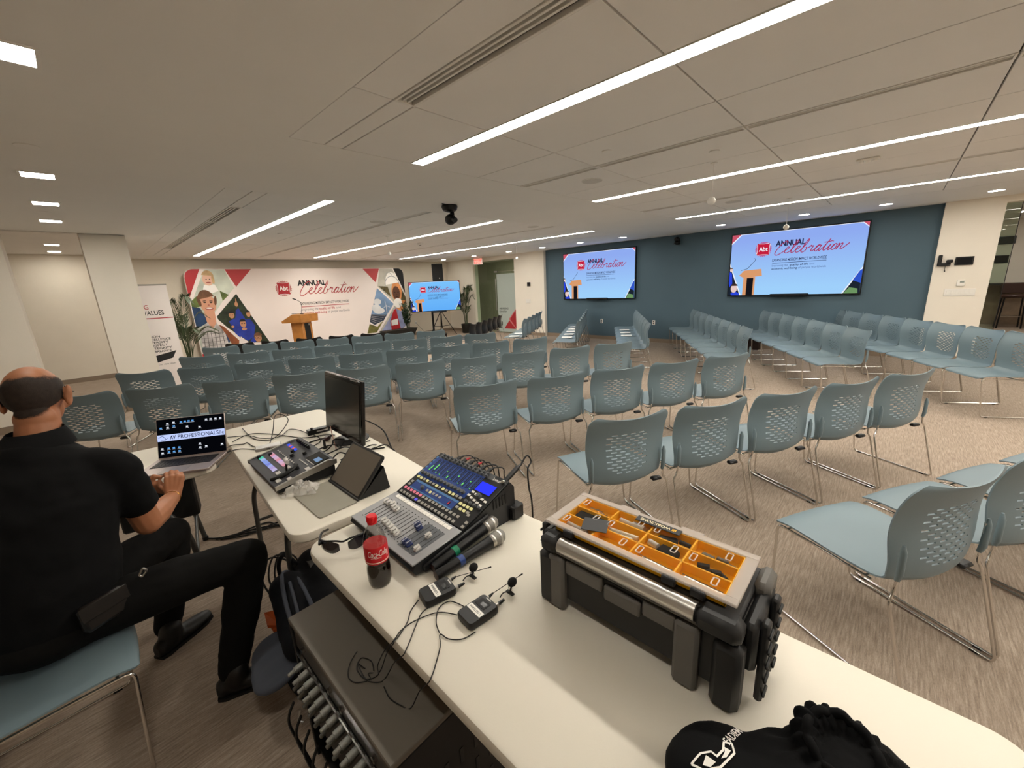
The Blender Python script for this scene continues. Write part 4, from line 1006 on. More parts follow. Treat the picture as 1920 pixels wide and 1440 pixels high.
# ================================================================== tables and equipment
TZ = .735
M_top = mat('folding_table_top', '#dfd8c9', .55, vary=(3, .015), bump=(260, .12, .001))
M_leg = mat('grey_steel_tube', '#4d4d4b', .4, .5)
M_rub = mat('black_rubber', '#060606', .6)
def rings(mb, polys, M=None):
    """stack of equal-length polygons [(poly, z), ...] closed at both ends"""
    n = len(polys[0][0]); vs = []; fs = []
    for p, z in polys: vs += [(x, y, z) for x, y in p]
    for k in range(len(polys) - 1): fs += [(k * n + i, k * n + (i + 1) % n, (k + 1) * n + (i + 1) % n, (k + 1) * n + i) for i in range(n)]
    fs += [tuple(reversed(range(n))), tuple(range((len(polys) - 1) * n, len(polys) * n))]
    return mb.add(vs, fs, M)
def folding_table(name, label, cx, cy, rz, L, W, inset=.30):
    t = thing(name, label, 'table', (cx, cy, 0), rz)
    R = lambda i: rrect(W - 2 * i, L - 2 * i, .075 - i, 8)
    rings(MB(), [(R(.012), TZ - .046), (R(.002), TZ - .036), (R(0), TZ - .012), (R(.003), TZ - .003), (R(.008), TZ)]).build('table_top', M_top, t, 35)
    for s in (-1, 1):
        y = s * (L / 2 - inset)
        for sx in (-1, 1): MB().tube(round_path([(sx * .24, y, TZ - .05), (sx * .24, y, .56), (sx * .29, y + s * .10, .40), (sx * .30, y + s * .14, 0.012)], .08, 6), .0145, 10).build('leg', M_leg, t, 60); MB().cyl((sx * .30, y + s * .14, 0), (sx * .30, y + s * .14, .025), .018, n=12).build('foot_cap', M_rub, t)
        MB().cyl((-.295, y + s * .12, .2), (.295, y + s * .12, .2), .010, n=10).build('crossbar', M_leg, t)
        MB().tube(round_path([(0, y - s * .34, TZ - .06), (0, y - s * .05, .50), (0, y + s * .06, .5)], .06, 5), .010, 8).build('brace', M_leg, t, 60)
    for sx in (-1, 1): MB().box((sx * .24, 0, TZ - .058), (.03, L - .3, .026), .003).build('rail', M_leg, t)
    return t
folding_table('folding_table', 'long white folding table carrying the audio mixer and toolbox', .745, .592, 0, 1.83, .69, .46)
folding_table('folding_table', 'white folding table carrying the upright monitor and video switcher', .797, 2.468, -4.3, 1.83, .69, .60)
folding_table('folding_table', 'white folding table carrying the open laptop before the seated man', -.414, 3.145, 82, 1.66, .66)

# ------------------------------------------------------------------ laptop
M_silver = mat('laptop_silver', '#b3a6a1', .35, .6); M_key = mat('key_black', '#161516', .5)
t = thing('laptop', 'open laptop with a white-striped black desktop on the screen', 'laptop', (.231, 2.845, TZ), -33)
rings(MB(), [(rrect(.356, .244, .012, 4), .002), (rrect(.36, .248, .014, 4), .006), (rrect(.36, .248, .014, 4), .014), (rrect(.357, .245, .012, 4), .0155)]).build('base', M_silver, t)
MB().box((0, .035, .0158), (.30, .115, .001)).build('keyboard_well', M_key, t, 0)
k_ = MB()
for r in range(6):
    for c_ in range(14): k_.box((-.1385 + c_ * .0213, .085 - r * .0195, .0172), (.0178, .0155 if r else .010, .0018))
k_.build('keys', mat('key_cap', '#2a2728', .45), t, 0, kind='stuff')
MB().box((0, -.075, .0157), (.13, .075, .0008)).build('trackpad', mat('trackpad_silver', '#a39995', .3, .4), t, 0)
sm = T(0, .122, .014) @ RX(-17)
lid = MB().box((0, .004, .118), (.36, .006, .236), .0025).build('lid', M_silver, t, 40, sm)
scb = MB().box((0, .0005, .120), (.352, .001, .226)).build('screen', scr('desk_black', '#05060a'), lid, 0)
LM = T(0, -.0005, .120) @ UP
MB().flat([(-.176, .022), (.176, .022), (.176, -.016), (-.176, -.016)], .0002, LM).build('desktop_band', scr('band', '#c3d2ff'), scb, 0)
mb = MB(); put_text(mb, 'AV', -.112, -.008, .03, .02, 0, .030, .0006, LM, 'l', .022); put_text(mb, 'PROFESSIONALS', -.072, -.008, .03, .004, 0, .215, .0006, LM, 'l', .022); put_text(mb, 'llc', .147, -.008, .03, 0, 0, .024, .0006, LM, 'l', .021); mb.build('desktop_lettering', scr('deep_navy', '#0e1430'), scb, 0)
mb = MB(); ribbon(mb, smooth2([(-.170, .004), (-.150, .014), (-.132, -.006)]), .003, .0006, LM); ribbon(mb, smooth2([(-.160, -.004), (-.142, -.012), (-.122, .002)]), .002, .0006, LM); mb.build('desktop_emblem', scr('emblem', '#5a6790'), scb, 0)
icb = MB(); icw = MB()
for (x, y, b_) in [(-.155, .062, 1), (-.12, .085, 0), (-.12, .062, 0), (-.088, .09, 0), (-.088, .068, 1), (-.05, .088, 1), (-.03, .09, 1), (-.01, .09, 1), (.01, .09, 1), (-.02, .058, 0), (.045, .048, 0), (.082, .088, 0), (.106, .088, 0), (.132, .088, 0), (.158, .088, 0), (-.155, -.06, 0), (-.155, -.085, 0), (-.122, -.06, 1), (-.122, -.082, 1), (-.096, -.06, 1), (-.096, -.082, 1), (-.068, -.06, 1), (-.068, -.082, 1), (.04, -.052, 0), (.04, -.075, 0), (.072, -.072, 0), (.156, -.07, 0)]:
    (icb if b_ else icw).flat([(x - .006, y - .0045), (x + .006, y - .0045), (x + .006, y + .0045), (x - .006, y + .0045)], .0004, LM)
    icw.flat([(x - .009, y - .0085), (x + .009, y - .0085), (x + .009, y - .0072), (x - .009, y - .0072)], .0004, LM)
icb.build('folder_icons', scr('folder', '#5fa4e8'), scb, 0, kind='stuff'); icw.build('file_icons', scr('file', '#dfe3ee'), scb, 0, kind='stuff')
t = thing('smartphone', 'black phone lying at the table edge beside the laptop', 'phone', (.015, 2.80, TZ), -30); MB().box((0, 0, .005), (.145, .07, .009), .004).build('body', M_black, t); MB().box((0, 0, .0098), (.135, .062, .0006)).build('glass', MATS['dark_glass'], t, 0)

# ------------------------------------------------------------------ video switcher
M_pan = mat('switcher_grey', '#35353a', .5); M_btn = mat('pale_button', '#bdb9b4', .5)
def wedge(w_, d, zf, zr, y0=None): return [(-d / 2, .0), (d / 2, .0), (d / 2, zr), (-d / 2, zf)]
t = thing('video_switcher', 'grey video switcher console with lit buttons and a fader lever', 'switcher', (.612, 2.235, TZ), -91)
PX = Matrix(((0, 0, 1, 0), (1, 0, 0, 0), (0, 1, 0, 0), (0, 0, 0, 1)))
MB().prism([(-.135, .012), (.135, .012), (.135, .085), (-.1, .040), (-.135, .030)], -.235, .235, PX).build('body', M_rub, t, 20)
MB().prism([(-.145, .036), (-.145, .046), (.135, .098), (.140, .086)], -.236, .236, PX).build('top_panel', M_pan, t, 20)
for sx in (-1, 1): MB().prism([(-.147, .032), (-.147, .050), (.10, .100), (.145, .092), (.145, .070)], sx * .24 - .006, sx * .24 + .006, PX).build('side_cheek', M_alu, t, 20)
for sx in (-.2, .2):
    for sy in (-.1, .1): MB().cyl((sx, sy, 0), (sx, sy, .014), .01, n=10).build('foot', M_rub, t)
SP = T(-.236, -.145, .046) @ RX(math.degrees(math.atan2(.052, .28)))   # panel plane: x across, y up-slope
def pbox(mb, x, y, w_, d, h, r=.0008): return mb.box((x, y, h / 2), (w_, d, h), r, SP)
cols_ = ['#5de0b8', '#bcd0ff', '#9db4ff', '#9db4ff', '#8f9cf5', '#b9c6ff', '#c9b4f0', '#d7cdf5']
for k in range(8):
    pbox(MB(), .045 + .0325 * k, .055, .026, .022, .005).build('lit_button', emit('btn%s' % cols_[k], cols_[k], SCR * .75), t, 0)
    pbox(MB(), .045 + .0325 * k, .105, .026, .022, .005).build('lit_button', emit('btnp%d' % (k % 3), ('#f0c6dd', '#f7a9b9', '#e6c4ec')[k % 3], SCR * .75), t, 0)
for x, y in ((.335, .055), (.325, .105), (.42, .03), (.46, .07), (.45, .16)): pbox(MB(), x, y, .034, .022, .005).build('button', M_btn, t, 0)
d_ = MB()
for k in range(10): pbox(d_, .05 + .028 * k, .142, .009, .007, .004, 0)
for k in range(9): pbox(d_, .34 + .012 * k, .195, .008, .006, .003, 0)
for k in range(6): pbox(d_, .30 + .02 * k, .175, .012, .006, .003, 0)
d_.build('small_buttons', M_btn, t, 0, kind='stuff')
for k in range(8): pbox(MB(), .03 + .017 * k, .205, .013, .016, .004).build('macro_button', emit('mac%d' % (k % 3), ('#4a66ff', '#ff7a52', '#3f8df0')[(k // 2) % 3], SCR * .8), t, 0)
for k in range(7):
    MB().cyl((.05 + .027 * k, .255, 0), (.05 + .027 * k, .255, .02), .0085, .007, 12).build('knob', M_black, t, 40, SP)
for x, y in ((.16, .185), (.21, .165), (.26, .215), (.39, .13), (.03, .05), (.06, .10)): MB().cyl((x, y, 0), (x, y, .016), .011, .009, 12).build('knob', M_black, t, 40, SP)
MB().box((.385, .235, .002), (.13, .075, .004), .001).build('display', MATS['dark_glass'], t, 0, SP); MB().box((.41, .228, .0045), (.05, .03, .0006)).build('display_image', scr('lcd', '#7d98b8'), t, 0, SP)
MB().tube([(.372 + .03 * math.sin(a), .075 + .06 * math.cos(a), .002 + .012 * abs(math.cos(a / 2))) for a in [PI * k / 10 for k in range(11)]], .01, 8).build('fader_track', M_rub, t, 60, SP)
MB().tube([(.375, .085, .005), (.378, .10, .06)], .005, 8).build('fader_lever', M_black, t, 60, SP); MB().cyl((.358, .104, .062), (.402, .098, .062), .0105, n=14).build('fader_grip', M_btn, t, 40, SP)

# ------------------------------------------------------------------ tablet in a folio
M_folio = mat('grey_folio', '#928d80', .7, vary=(6, .05)); M_folio2 = mat('dark_folio', '#1e1d1c', .6)
t = thing('tablet', 'dark tablet propped up in a grey folding cover', 'tablet', (.60, 1.80, TZ), -90)
rings(MB(), [(rrect(.315, .17, .012, 4, 0, 0), .001), (rrect(.318, .173, .013, 4), .0025), (rrect(.315, .17, .012, 4), .006)]).build('cover_flap', M_folio, t)
PT = T(0, .09, .006) @ RX(-43)
rings(MB(), [(rrect(.305, .218, .014, 4, 0, .109), -.008), (rrect(.31, .222, .016, 4, 0, .109), -.004), (rrect(.31, .222, .016, 4, 0, .109), .003), (rrect(.305, .218, .014, 4, 0, .109), .005)], PT @ UP).build('case', M_folio2, t)
MB().flat(rrect(.285, .198, .008, 4, 0, .11), .0056, PT @ UP).build('screen', mat('tablet_glass', '#6f675d', .16, spec=.8), t, 0)  # base colour lightened to stand in for the ceiling mirrored in the glass
MB().add([(-.15, .10, .004), (.15, .10, .004), (.15, .25, .004), (-.15, .25, .004), (-.15, .232, .118), (.15, .232, .118)], [(2, 3, 4, 5), (0, 1, 2, 3), (0, 4, 3), (1, 2, 5)]).build('kickstand', M_folio2, t, 0)
MB().box((0, .088, .008), (.31, .012, .010), .003).build('hinge', M_folio2, t)

# ------------------------------------------------------------------ monitor seen edge-on
t = thing('computer_monitor', 'thin black desktop monitor standing on the video table', 'monitor', (.985, 2.44, TZ), -92)
MM = T(0, 0, .04) @ RX(-7)
MB().box((0, .012, .19), (.545, .028, .385), .006).build('casing', mat('gloss_black', '#0d0c0c', .15), t, 40, MM)
MB().box((0, -.0035, .195), (.505, .002, .325)).build('screen', mat('monitor_glass', '#26241f', .14, spec=.8), t, 0, MM)
MB().box((.18, -.0022, .376), (.09, .004, .006), .001).build('label_strip', M_alu, t, 0, MM)
MB().tube([(0, .05, .01), (0, .045, .2)], .02, 10).build('neck', M_black, t); MB().lathe([(.11, .0), (.11, .008), (.05, .014), (.02, .018)], 28, T(0, .05, 0)).build('base', M_black, t)
# converter boxes and drive
t = thing('converter_box', 'small black converter box with a knob behind the video switcher', 'converter', (.955, 2.755, TZ), -8); MB().box((0, 0, .017), (.14, .045, .034), .003).build('body', M_black, t); MB().box((.02, -.0232, .018), (.07, .001, .008)).build('label', M_btn, t, 0); MB().cyl((-.04, 0, .034), (-.04, 0, .044), .008, n=12).build('knob', M_black, t)
t = thing('external_drive', 'flat grey external drive lying left of the video switcher' if False else 'flat grey external drive lying between laptop and video switcher', 'drive', (.64, 2.735, TZ), -14); MB().box((0, 0, .009), (.14, .075, .018), .004).build('body', mat('drive_grey', '#8f8b86', .35, .5), t); MB().box((0, -.038, .009), (.02, .002, .006)).build('port', M_black, t, 0)
t = thing('usb_adapter', 'dark red-brown adapter plug among the cables before the monitor', 'adapter', (.93, 2.56, TZ), 30); MB().box((0, 0, .012), (.05, .03, .024), .005).build('body', mat('maroon_plastic', '#3b1411', .4), t); MB().cyl((.025, 0, .012), (.045, 0, .012), .006, n=10).build('strain_relief', M_black, t)
t = thing('usb_stick', 'black upright usb plug beside the cable tangle', 'adapter', (.862, 2.425, TZ), 10); MB().box((0, 0, .03), (.012, .012, .06), .002).build('body', M_black, t); MB().box((0, 0, .004), (.025, .02, .008), .002).build('base', M_black, t)
# crumpled plastic bag
rnd = random.Random(11); mb = MB()
nU, nV = 26, 20
for i in range(nU + 1):
    for j in range(nV + 1):
        a, b_ = i / nU * 2 - 1, j / nV * 2 - 1
        r = max(abs(a), abs(b_)); h = .05 * (1 - r ** 2.2) * (0.65 + .7 * mnoise.noise((a * 3.1, b_ * 3.3, 2.))) + .008 * mnoise.noise((a * 9, b_ * 9, 5.)) * (1 - r * .8)
        mb.v.append((a * .075 + .012 * mnoise.noise((a * 4, b_ * 4, 9.)), b_ * .055 + .012 * mnoise.noise((a * 4, b_ * 4, 19.)), max(.002, h + .003)))
mb.f = [(i * (nV + 1) + j, (i + 1) * (nV + 1) + j, (i + 1) * (nV + 1) + j + 1, i * (nV + 1) + j + 1) for i in range(nU) for j in range(nV)]
t = thing('plastic_bag', 'crumpled clear plastic bag holding small screws beside the tablet cover', 'bag', (.555, 1.955, TZ + .007), -35)
mb.build('film', mat('clear_film', '#e9e5de', .22, alpha=.42, spec=.9), t, 30)
mb = MB()
for k in range(14): a = rnd.uniform(0, 6.28); r = rnd.uniform(0, .013); p = Vector((.05 + r * math.cos(a), -.02 + r * math.sin(a), .006 + rnd.uniform(0, .01))); q = p + Vector((rnd.uniform(-1, 1), rnd.uniform(-1, 1), rnd.uniform(-.4, .6))).normalized() * .010; mb.cyl(p, q, .0022, n=6)
mb.build('screws', M_chrome, t, 0, kind='stuff')

# ------------------------------------------------------------------ cables on the tables
M_cab = mat('black_cable', '#121110', .5); M_cabp = mat('pink_cable', '#b98a78', .5)
def cable(label, pts, r=.0028, m=None, n=6):
    o = MB().tube(smooth_path(pts, n), r, 6).build('cable', m or M_cab, None, 60); return tag(o, label, 'cable', 'loose cables')
def zz(L, dz=.004): return [(x, y, TZ + dz) for x, y in L]
cable('thin black cable snaking from the laptop side to the monitor foot', zz([(.52, 3.05), (.60, 3.115), (.653, 3.118), (.712, 3.037), (.76, 2.936), (.83, 2.755), (.878, 2.70), (.96, 2.66), (1.0, 2.60)]))
cable('thin black cable running into the converter box with the knob', zz([(.52, 3.18), (.621, 3.087), (.658, 2.965), (.709, 2.897), (.764, 2.892), (.844, 2.984), (.883, 2.904), (.895, 2.79)], .006))
cable('black cable looping up over the far end of the video table', [(.636, 3.30, TZ + .01), (.627, 3.128, TZ + .006), (.63, 2.98, TZ + .004), (.677, 2.883, TZ + .004), (.727, 2.895, TZ + .006), (.80, 2.95, TZ + .03), (.86, 3.02, TZ + .07), (.84, 3.09, TZ + .10), (.79, 3.06, TZ + .10), (.74, 2.95, TZ + .05), (.69, 2.85, TZ + .012), (.66, 2.775, TZ + .012)])
cable('wavy black cable from the laptop to the external drive', zz([(.45, 2.93), (.50, 2.98), (.553, 2.939), (.578, 2.949), (.582, 2.847), (.605, 2.78)]))
cable('short black cable from the laptop edge across to the video table', zz([(.445, 2.86), (.49, 2.868), (.527, 2.848), (.572, 2.77)]))
cable('black cable between video switcher and monitor foot', zz([(.80, 2.56), (.832, 2.60), (.906, 2.606), (.96, 2.57)]), .004)
cable('curled black cable behind the video switcher', zz([(.80, 2.50), (.833, 2.52), (.888, 2.562), (.914, 2.64), (.91, 2.72)]))
cable('pale pink cable draped down in front of the monitor', [(1.0, 2.72, TZ + .03), (1.0, 2.66, TZ + .06), (.955, 2.53, TZ + .05), (.89, 2.33, TZ + .006)], .003, M_cabp)
for k, (a, b_) in enumerate((((.79, 2.36), (1.05, 2.42)), ((.80, 2.30), (1.09, 2.30)), ((.82, 2.22), (1.08, 2.20)), ((.84, 2.16), (1.09, 2.12)), ((.79, 2.42), (1.04, 2.34)))):
    mid = [(a[0] + (b_[0] - a[0]) * f + random.uniform(-.02, .02), a[1] + (b_[1] - a[1]) * f + random.uniform(-.05, .05), TZ + .006 + .014 * ((k + i) % 3)) for i, f in enumerate((.2, .4, .6, .8))]
    cable('%s black cable of the tangle at the monitor foot' % ORD[k], [(a[0], a[1], TZ + .006)] + mid + [(b_[0], b_[1], TZ + .006)], .0042)
cable('black cable arching off the table behind the monitor', [(1.03, 2.40, TZ + .012), (1.09, 2.50, TZ + .05), (1.15, 2.48, TZ + .09), (1.19, 2.32, TZ + .05), (1.17, 2.20, TZ - .02), (1.16, 2.1, TZ - .2), (1.15, 2.05, .02)], .0045)
cable('black cable drooping off the table edge beside the tablet', [(1.0, 2.15, TZ + .008), (1.05, 2.15, TZ + .012), (1.12, 2.12, TZ + .004), (1.16, 2.06, TZ - .15), (1.15, 2.0, .02)], .0045)
for k in range(4): cable('%s black cable lying on the carpet under the video table' % ORD[k], [(.30 + .02 * k, 3.34 - .03 * k, .008), (.42, 3.24 + random.uniform(-.05, .03), .008), (.55 + .03 * k, 3.22 + random.uniform(-.07, .03), .008), (.70, 3.12 + random.uniform(-.06, .04), .010), (.86, 3.06 + random.uniform(-.06, .04), .008), (1.05, 2.94 + random.uniform(-.1, .05), .008)], .006)
for k in range(3): cable('%s looped black cable standing on the carpet under the table joint' % ORD[k], [(.42 + .02 * k, 2.30, .01), (.39 + .03 * k, 2.33, .14), (.44 + .03 * k, 2.35, .24), (.53 + .02 * k, 2.33, .18), (.58, 2.30, .02)], .005)

# ------------------------------------------------------------------ audio mixer
M_mx = mat('mixer_black', '#17181a', .42); M_mxs = mat('mixer_silver', '#9a9a9b', .38, .35); M_mxb = mat('mixer_blue', '#1f3f86', .45); M_mxb2 = mat('mixer_light_blue', '#4d7bb3', .45); M_btg = mat('mixer_button', '#a8a49c', .5); M_knob = mat('knob_grey', '#5c5f62', .4)
t = thing('audio_mixer', 'silver and black digital audio mixer with blue display and faders', 'audio mixer', (.815, 1.245, TZ), -91)
W_ = .455
MB().prism([(-.235, .012), (.20, .0), (.235, .02), (.235, .135), (.215, .160), (-.03, .066), (-.235, .044), (-.245, .03)], -W_ / 2, W_ / 2, PX).build('chassis', M_mx, t, 25)
a1 = math.degrees(math.atan2(.022, .205)); a2 = math.degrees(math.atan2(.094, .245))
P1 = T(-W_ / 2, -.238, .046) @ RX(a1); P2 = T(-W_ / 2, -.03, .0685) @ RX(a2)     # lower fader panel, upper control panel
MB().box((W_ / 2, .100, .002), (W_ - .006, .208, .006), .002).build('fader_panel', M_mxs, t, 40, P1)
MB().box((W_ / 2, .131, .002), (W_ - .004, .262, .004), .001).build('control_panel', M_mx, t, 40, P2)
for sx in (-1, 1): MB().box((sx * (W_ / 2 + .004), 0, .055), (.010, .30, .03), .006).build('side_grip', M_mx, t, 40, T(0, -.05, -.008) @ RX(10))
def q1(mb, x, y, z, d): return mb.box((x, y, z), d, 0, P1)
nF = 17; fx = [.045 + .0222 * k for k in range(nF)]
sl = MB(); dots = MB()
for x in fx: q1(sl, x, .092, .0055, (.0022, .112, .0008))
sl.build('fader_slots', M_rub, t, 0, kind='stuff')
for x in fx: dots.cyl((P1 @ Vector((x, .158, .005))), (P1 @ Vector((x, .158, .0065))), .0022, n=8)
dots.build('slot_screws', M_rub, t, 0, kind='stuff')
MB().box((.365, .090, .0052), (.10, .135, .0008)).build('aux_fader_zone', mat('mixer_slate', '#55585c', .45), t, 0, P1)
hs = [.135, .135, .14, .132, .13, .062, .06, .058, .055, .052, .05, .125, .118, .06, .055, .112, .05]
M_capb = mat('fader_cap_blue', '#1c2a58', .45); M_caps = mat('fader_cap_silver', '#c4c1bc', .3, .5)
for k, x in enumerate(fx):
    m_ = M_capb if k in (11, 12, 13, 14) else M_caps
    f = rings(MB(), [(rrect(.0165, .026, .003, 3), .006), (rrect(.0155, .024, .003, 3), .012), (rrect(.0115, .012, .003, 3), .0155), (rrect(.0155, .022, .003, 3), .020)], P1 @ T(x, hs[k] if k not in (13, 14) else .045, 0)).build('fader_cap', m_, t, 30)
    MB().box((x, hs[k] if k not in (13, 14) else .045, .0205), (.0015, .02, .0006)).build('fader_mark', M_white, f, 0, P1)
st = MB()
for k in range(nF): MB().box((fx[k], .187, .0058), (.0205, .017, .0016), .0004).build('scribble_tile', M_white, t, 0, P1)
mb = MB()
for k in range(nF): mb.box((fx[k] - .006, .030, .0054), (.007, .003, .0005), 0, P1)
mb.build('channel_print', M_dark, t, 0, kind='stuff')
# upper panel buttons
def q2(x, y, w_, d, h, m_, nm): return MB().box((x, y, .004 + h / 2), (w_, d, h), .0008).build(nm, m_, t, 0, P2)
pk = emit('button_pink', '#ff8f9c', SCR * .75); pu = emit('button_violet', '#7d74ff', SCR * .75); ye = emit('button_amber', '#f3e6a0', SCR * .8)
for k in range(17):
    q2(.024 + .0226 * k, .010, .014, .0115, .003, pu if k == 5 else M_btg, 'button'); q2(.024 + .0226 * k, .034, .014, .0115, .003, pk if k < 6 else M_btg, 'button')
for x, y in ((.024, .055), (.024, .072), (.420, .058), (.440, .030), (.440, .010)): q2(x, y, .014, .0115, .003, M_btg, 'button')
MB().box((.185, .064, .0044), (.29, .030, .0008)).build('selected_channel_band', M_mxb, t, 0, P2); MB().box((.185, .0455, .0044), (.29, .006, .0008)).build('lower_blue_line', M_mxb2, t, 0, P2); MB().box((.185, .0855, .0044), (.29, .010, .0008)).build('upper_blue_line', M_mxb2, t, 0, P2)
for k, x in enumerate((.145, .167, .189, .211, .233)): q2(x, .066, .013, .0115, .003, ye if k == 1 else M_btg, 'button')
q2(.295, .064, .014, .016, .0015, M_rub, 'led_window'); mb = MB(); put_text(mb, 'S', 0, -.005, .016, .02, .1, None, .0062, P2 @ T(.295, .064, 0), 'c'); mb.build('led_digit', emit('led_red', '#ff4a6a', SCR), t, 0)
MB().box((.175, .172, .0044), (.325, .124, .0008)).build('meter_field', M_mxb, t, 0, P2)
for k in range(14): q2(.028 + .0226 * k, .105, .014, .0115, .003, ye if k in (0, 1, 3, 6, 8, 10, 11) else M_btg, 'button')
for k in range(13): MB().cyl((.03 + .0235 * k, .130, .004), (.03 + .0235 * k, .130, .017), .0095, .0075, 14).build('knob', M_knob, t, 40, P2)
MB().cyl((.112, .066, .004), (.112, .066, .016), .009, .0075, 14).build('knob', M_knob, t, 40, P2)
mb = MB(); mg = MB()
for k in range(12):
    x = .042 + .0255 * k; mb.box((x, .190, .005), (.0045, .075, .0008), 0, P2); mb.box((x + .009, .190, .005), (.0035, .075, .0006), 0, P2)
    h = (.030, .034, .004, .003, .003, .012, .002, .006, .003, .016, .005, .003)[k]; mg.box((x, .155 + h / 2 + (.012 if k == 1 else 0) + (.03 if k in (4, 7, 10) else 0), .0058), (.0048, h, .0006), 0, P2)
mb.build('meter_columns', M_rub, t, 0, kind='stuff'); mg.build('meter_leds', emit('meter_green', '#86f06a', SCR), t, 0, kind='stuff')
for k in range(6): q2(.014, .120 + .022 * k, .010, .013, .002, M_mxb2, 'side_button')
MB().box((.20, .247, .0044), (.36, .026, .0006)).build('trim_band', mat('mixer_mid_grey', '#4b4d50', .5), t, 0, P2)
for r_ in range(2):
    for k in range(12): MB().cyl((.045 + .027 * k, .241 + .013 * r_, .004), (.045 + .027 * k, .241 + .013 * r_, .016), .0065, .005, 12).build('trim_knob', M_knob, t, 40, P2)
MB().box((.388, .188, .005), (.092, .056, .002), .0008).build('lcd_frame', M_rub, t, 0, P2); MB().box((.388, .188, .0064), (.084, .048, .0008)).build('lcd', emit('lcd_blue', '#3440ff', SCR), t, 0, P2)
for x, y, r_ in ((.350, .152, 0), (.372, .148, 1), (.392, .145, 2), (.414, .140, 0), (.436, .136, 0), (.345, .132, 0), (.366, .126, 0), (.387, .122, 0), (.408, .118, 0), (.43, .113, 0)):
    if r_ == 2: MB().cyl((x, y, .004), (x, y, .018), .011, .009, 16).build('jog_knob', M_knob, t, 40, P2)
    else: q2(x, y, .015, .010, .003, M_white, 'button')
for k in range(4):
    q2(.345 + .021 * k, .085, .015, .011, .003, ye, 'button'); q2(.345 + .021 * k, .065, .015, .011, .003, ye if k in (1, 2) else M_btg, 'button')
    MB().cyl((.36 + .025 * k, .102, .004), (.36 + .025 * k, .102, .014), .007, .006, 12).build('knob', M_knob, t, 40, P2)
mb = MB(); put_text(mb, 'PreSonus', .348, .236, .02, .012, 0, .075, .0045, P2, 'l', .014); mb.box((.340, .242, .0045), (.010, .012, .0006), 0, P2); mb.build('brand_lettering', M_white, t, 0)
MB().lathe([(.009, .004), (.009, .012), (.006, .013)], 14, P2 @ T(.435, .243, 0)).build('power_ring', M_chrome, t)
v_ = MB()
for k in range(5): v_.box((W_ / 2 + .001, .12 + .016 * k, .105), (.003, .006, .04), 0)
v_.build('side_vents', M_rub, t, 0, kind='stuff')
# power box and plugs behind the mixer
t = thing('power_supply', 'black ribbed power supply block behind the mixer', 'power supply', (1.045, 1.04, TZ), -90); MB().box((0, 0, .03), (.10, .06, .06), .006).build('body', M_black, t)
v_ = MB()
for k in range(7): v_.box((-.042 + .014 * k, -.031, .03), (.006, .004, .045))
v_.build('ribs', M_rub, t, 0)
M_ring = mat('red_cable_ring', '#a8202a', .45)
for k in range(6):
    y = 1.42 - .042 * k
    t = thing('xlr_plug', '%s black connector plugged into the mixer rear, counted from the tablet' % ORD[k], 'connector', (1.055, y, TZ + .115), 0, 'plugs behind the mixer')
    MB().cyl((0, 0, 0), (.05, .0, .012), .0095, n=12).build('shell', M_black, t); MB().cyl((.05, 0, .012), (.075, 0, .012), .007, .004, 10).build('boot', M_ring if k in (1, 3) else M_black, t)
    MB().tube(smooth_path([(.07, 0, .012), (.11, -.02, .0), (.135, -.05 + .01 * k, -.08), (.13, -.06, -.30), (.13, -.05, -.6), (.14, .0, -TZ - .105)], 6), .0032, 6).build('cord', M_cab, t, 60)
t = thing('xlr_plug', 'thick black connector with a looped cable at the mixer rear corner', 'connector', (1.05, 1.075, TZ + .13), 0); MB().cyl((0, 0, 0), (.09, .005, .03), .011, n=12).build('shell', M_black, t); MB().cyl((.09, .005, .03), (.115, .006, .036), .008, .005, 10).build('boot', M_black, t)
MB().tube(smooth_path([(.115, .006, .036), (.16, .01, .06), (.175, .0, .03), (.14, -.01, .01), (.12, -.03, -.06), (.115, -.05, -.2), (.12, -.02, -TZ - .12)], 6), .0038, 6).build('cord', M_cab, t, 60)

# ------------------------------------------------------------------ soda bottle
t = thing('soda_bottle', 'half-empty plastic soda bottle with red cap and red label', 'bottle', (.492, 1.10, TZ))
BR = .0365
prof = [(.026, .0), (.033, .004), (.0365, .018), (.0372, .05), (.0355, .070), (.0335, .079), (.0352, .086), (.0362, .090), (.0362, .150), (.0350, .160), (.031, .178), (.022, .200), (.0135, .213), (.0125, .222)]
MB().lathe(prof, 40).build('shell', pane_glass('clear_pet', (.70, .68, .65), .04, 1.4), t)
liq = [(.0, .002), (.024, .003), (.0315, .006), (.0350, .019), (.0360, .05), (.0342, .070), (.0325, .078), (.0, .078)]
MB().lathe(liq, 40).build('drink', mat('dark_cola', '#160b07', .12), t)
MB().lathe([(.0366, .090), (.0366, .148)], 48).build('label', mat('label_red', '#c81420', .4), t)
MB().lathe([(.0368, .0945), (.0368, .0975)], 48).build('label_stripe', mat('label_cream', '#efdcc9', .4), t)
MB().lathe([(.0145, .221), (.0155, .223), (.0155, .240), (.0140, .243), (.0, .2435)], 36).build('cap', mat('cap_red', '#d9141f', .4), t, 30)
rb = MB()
for k in range(30): a = 2 * PI * k / 30; rb.box((0, 0, 0), (.0012, .0016, .014), 0, T(.0156 * math.cos(a), .0156 * math.sin(a), .2315) @ RZ(math.degrees(a)))
rb.build('cap_ribs', MATS['cap_red'], t, 0, kind='stuff')
MB().lathe([(.0150, .2165), (.0150, .2195)], 30).build('neck_ring', MATS['cap_red'], t)
def wrap(mb, r, z0, a0): mb.v = [((r + z) * math.cos(a0 + x / r), (r + z) * math.sin(a0 + x / r), z0 + y) if False else ((r) * math.cos(a0 + x / r), (r) * math.sin(a0 + x / r), z0 + y) for x, y, z in mb.v]; return mb
a0 = math.atan2(-1.10, -.492) + .05
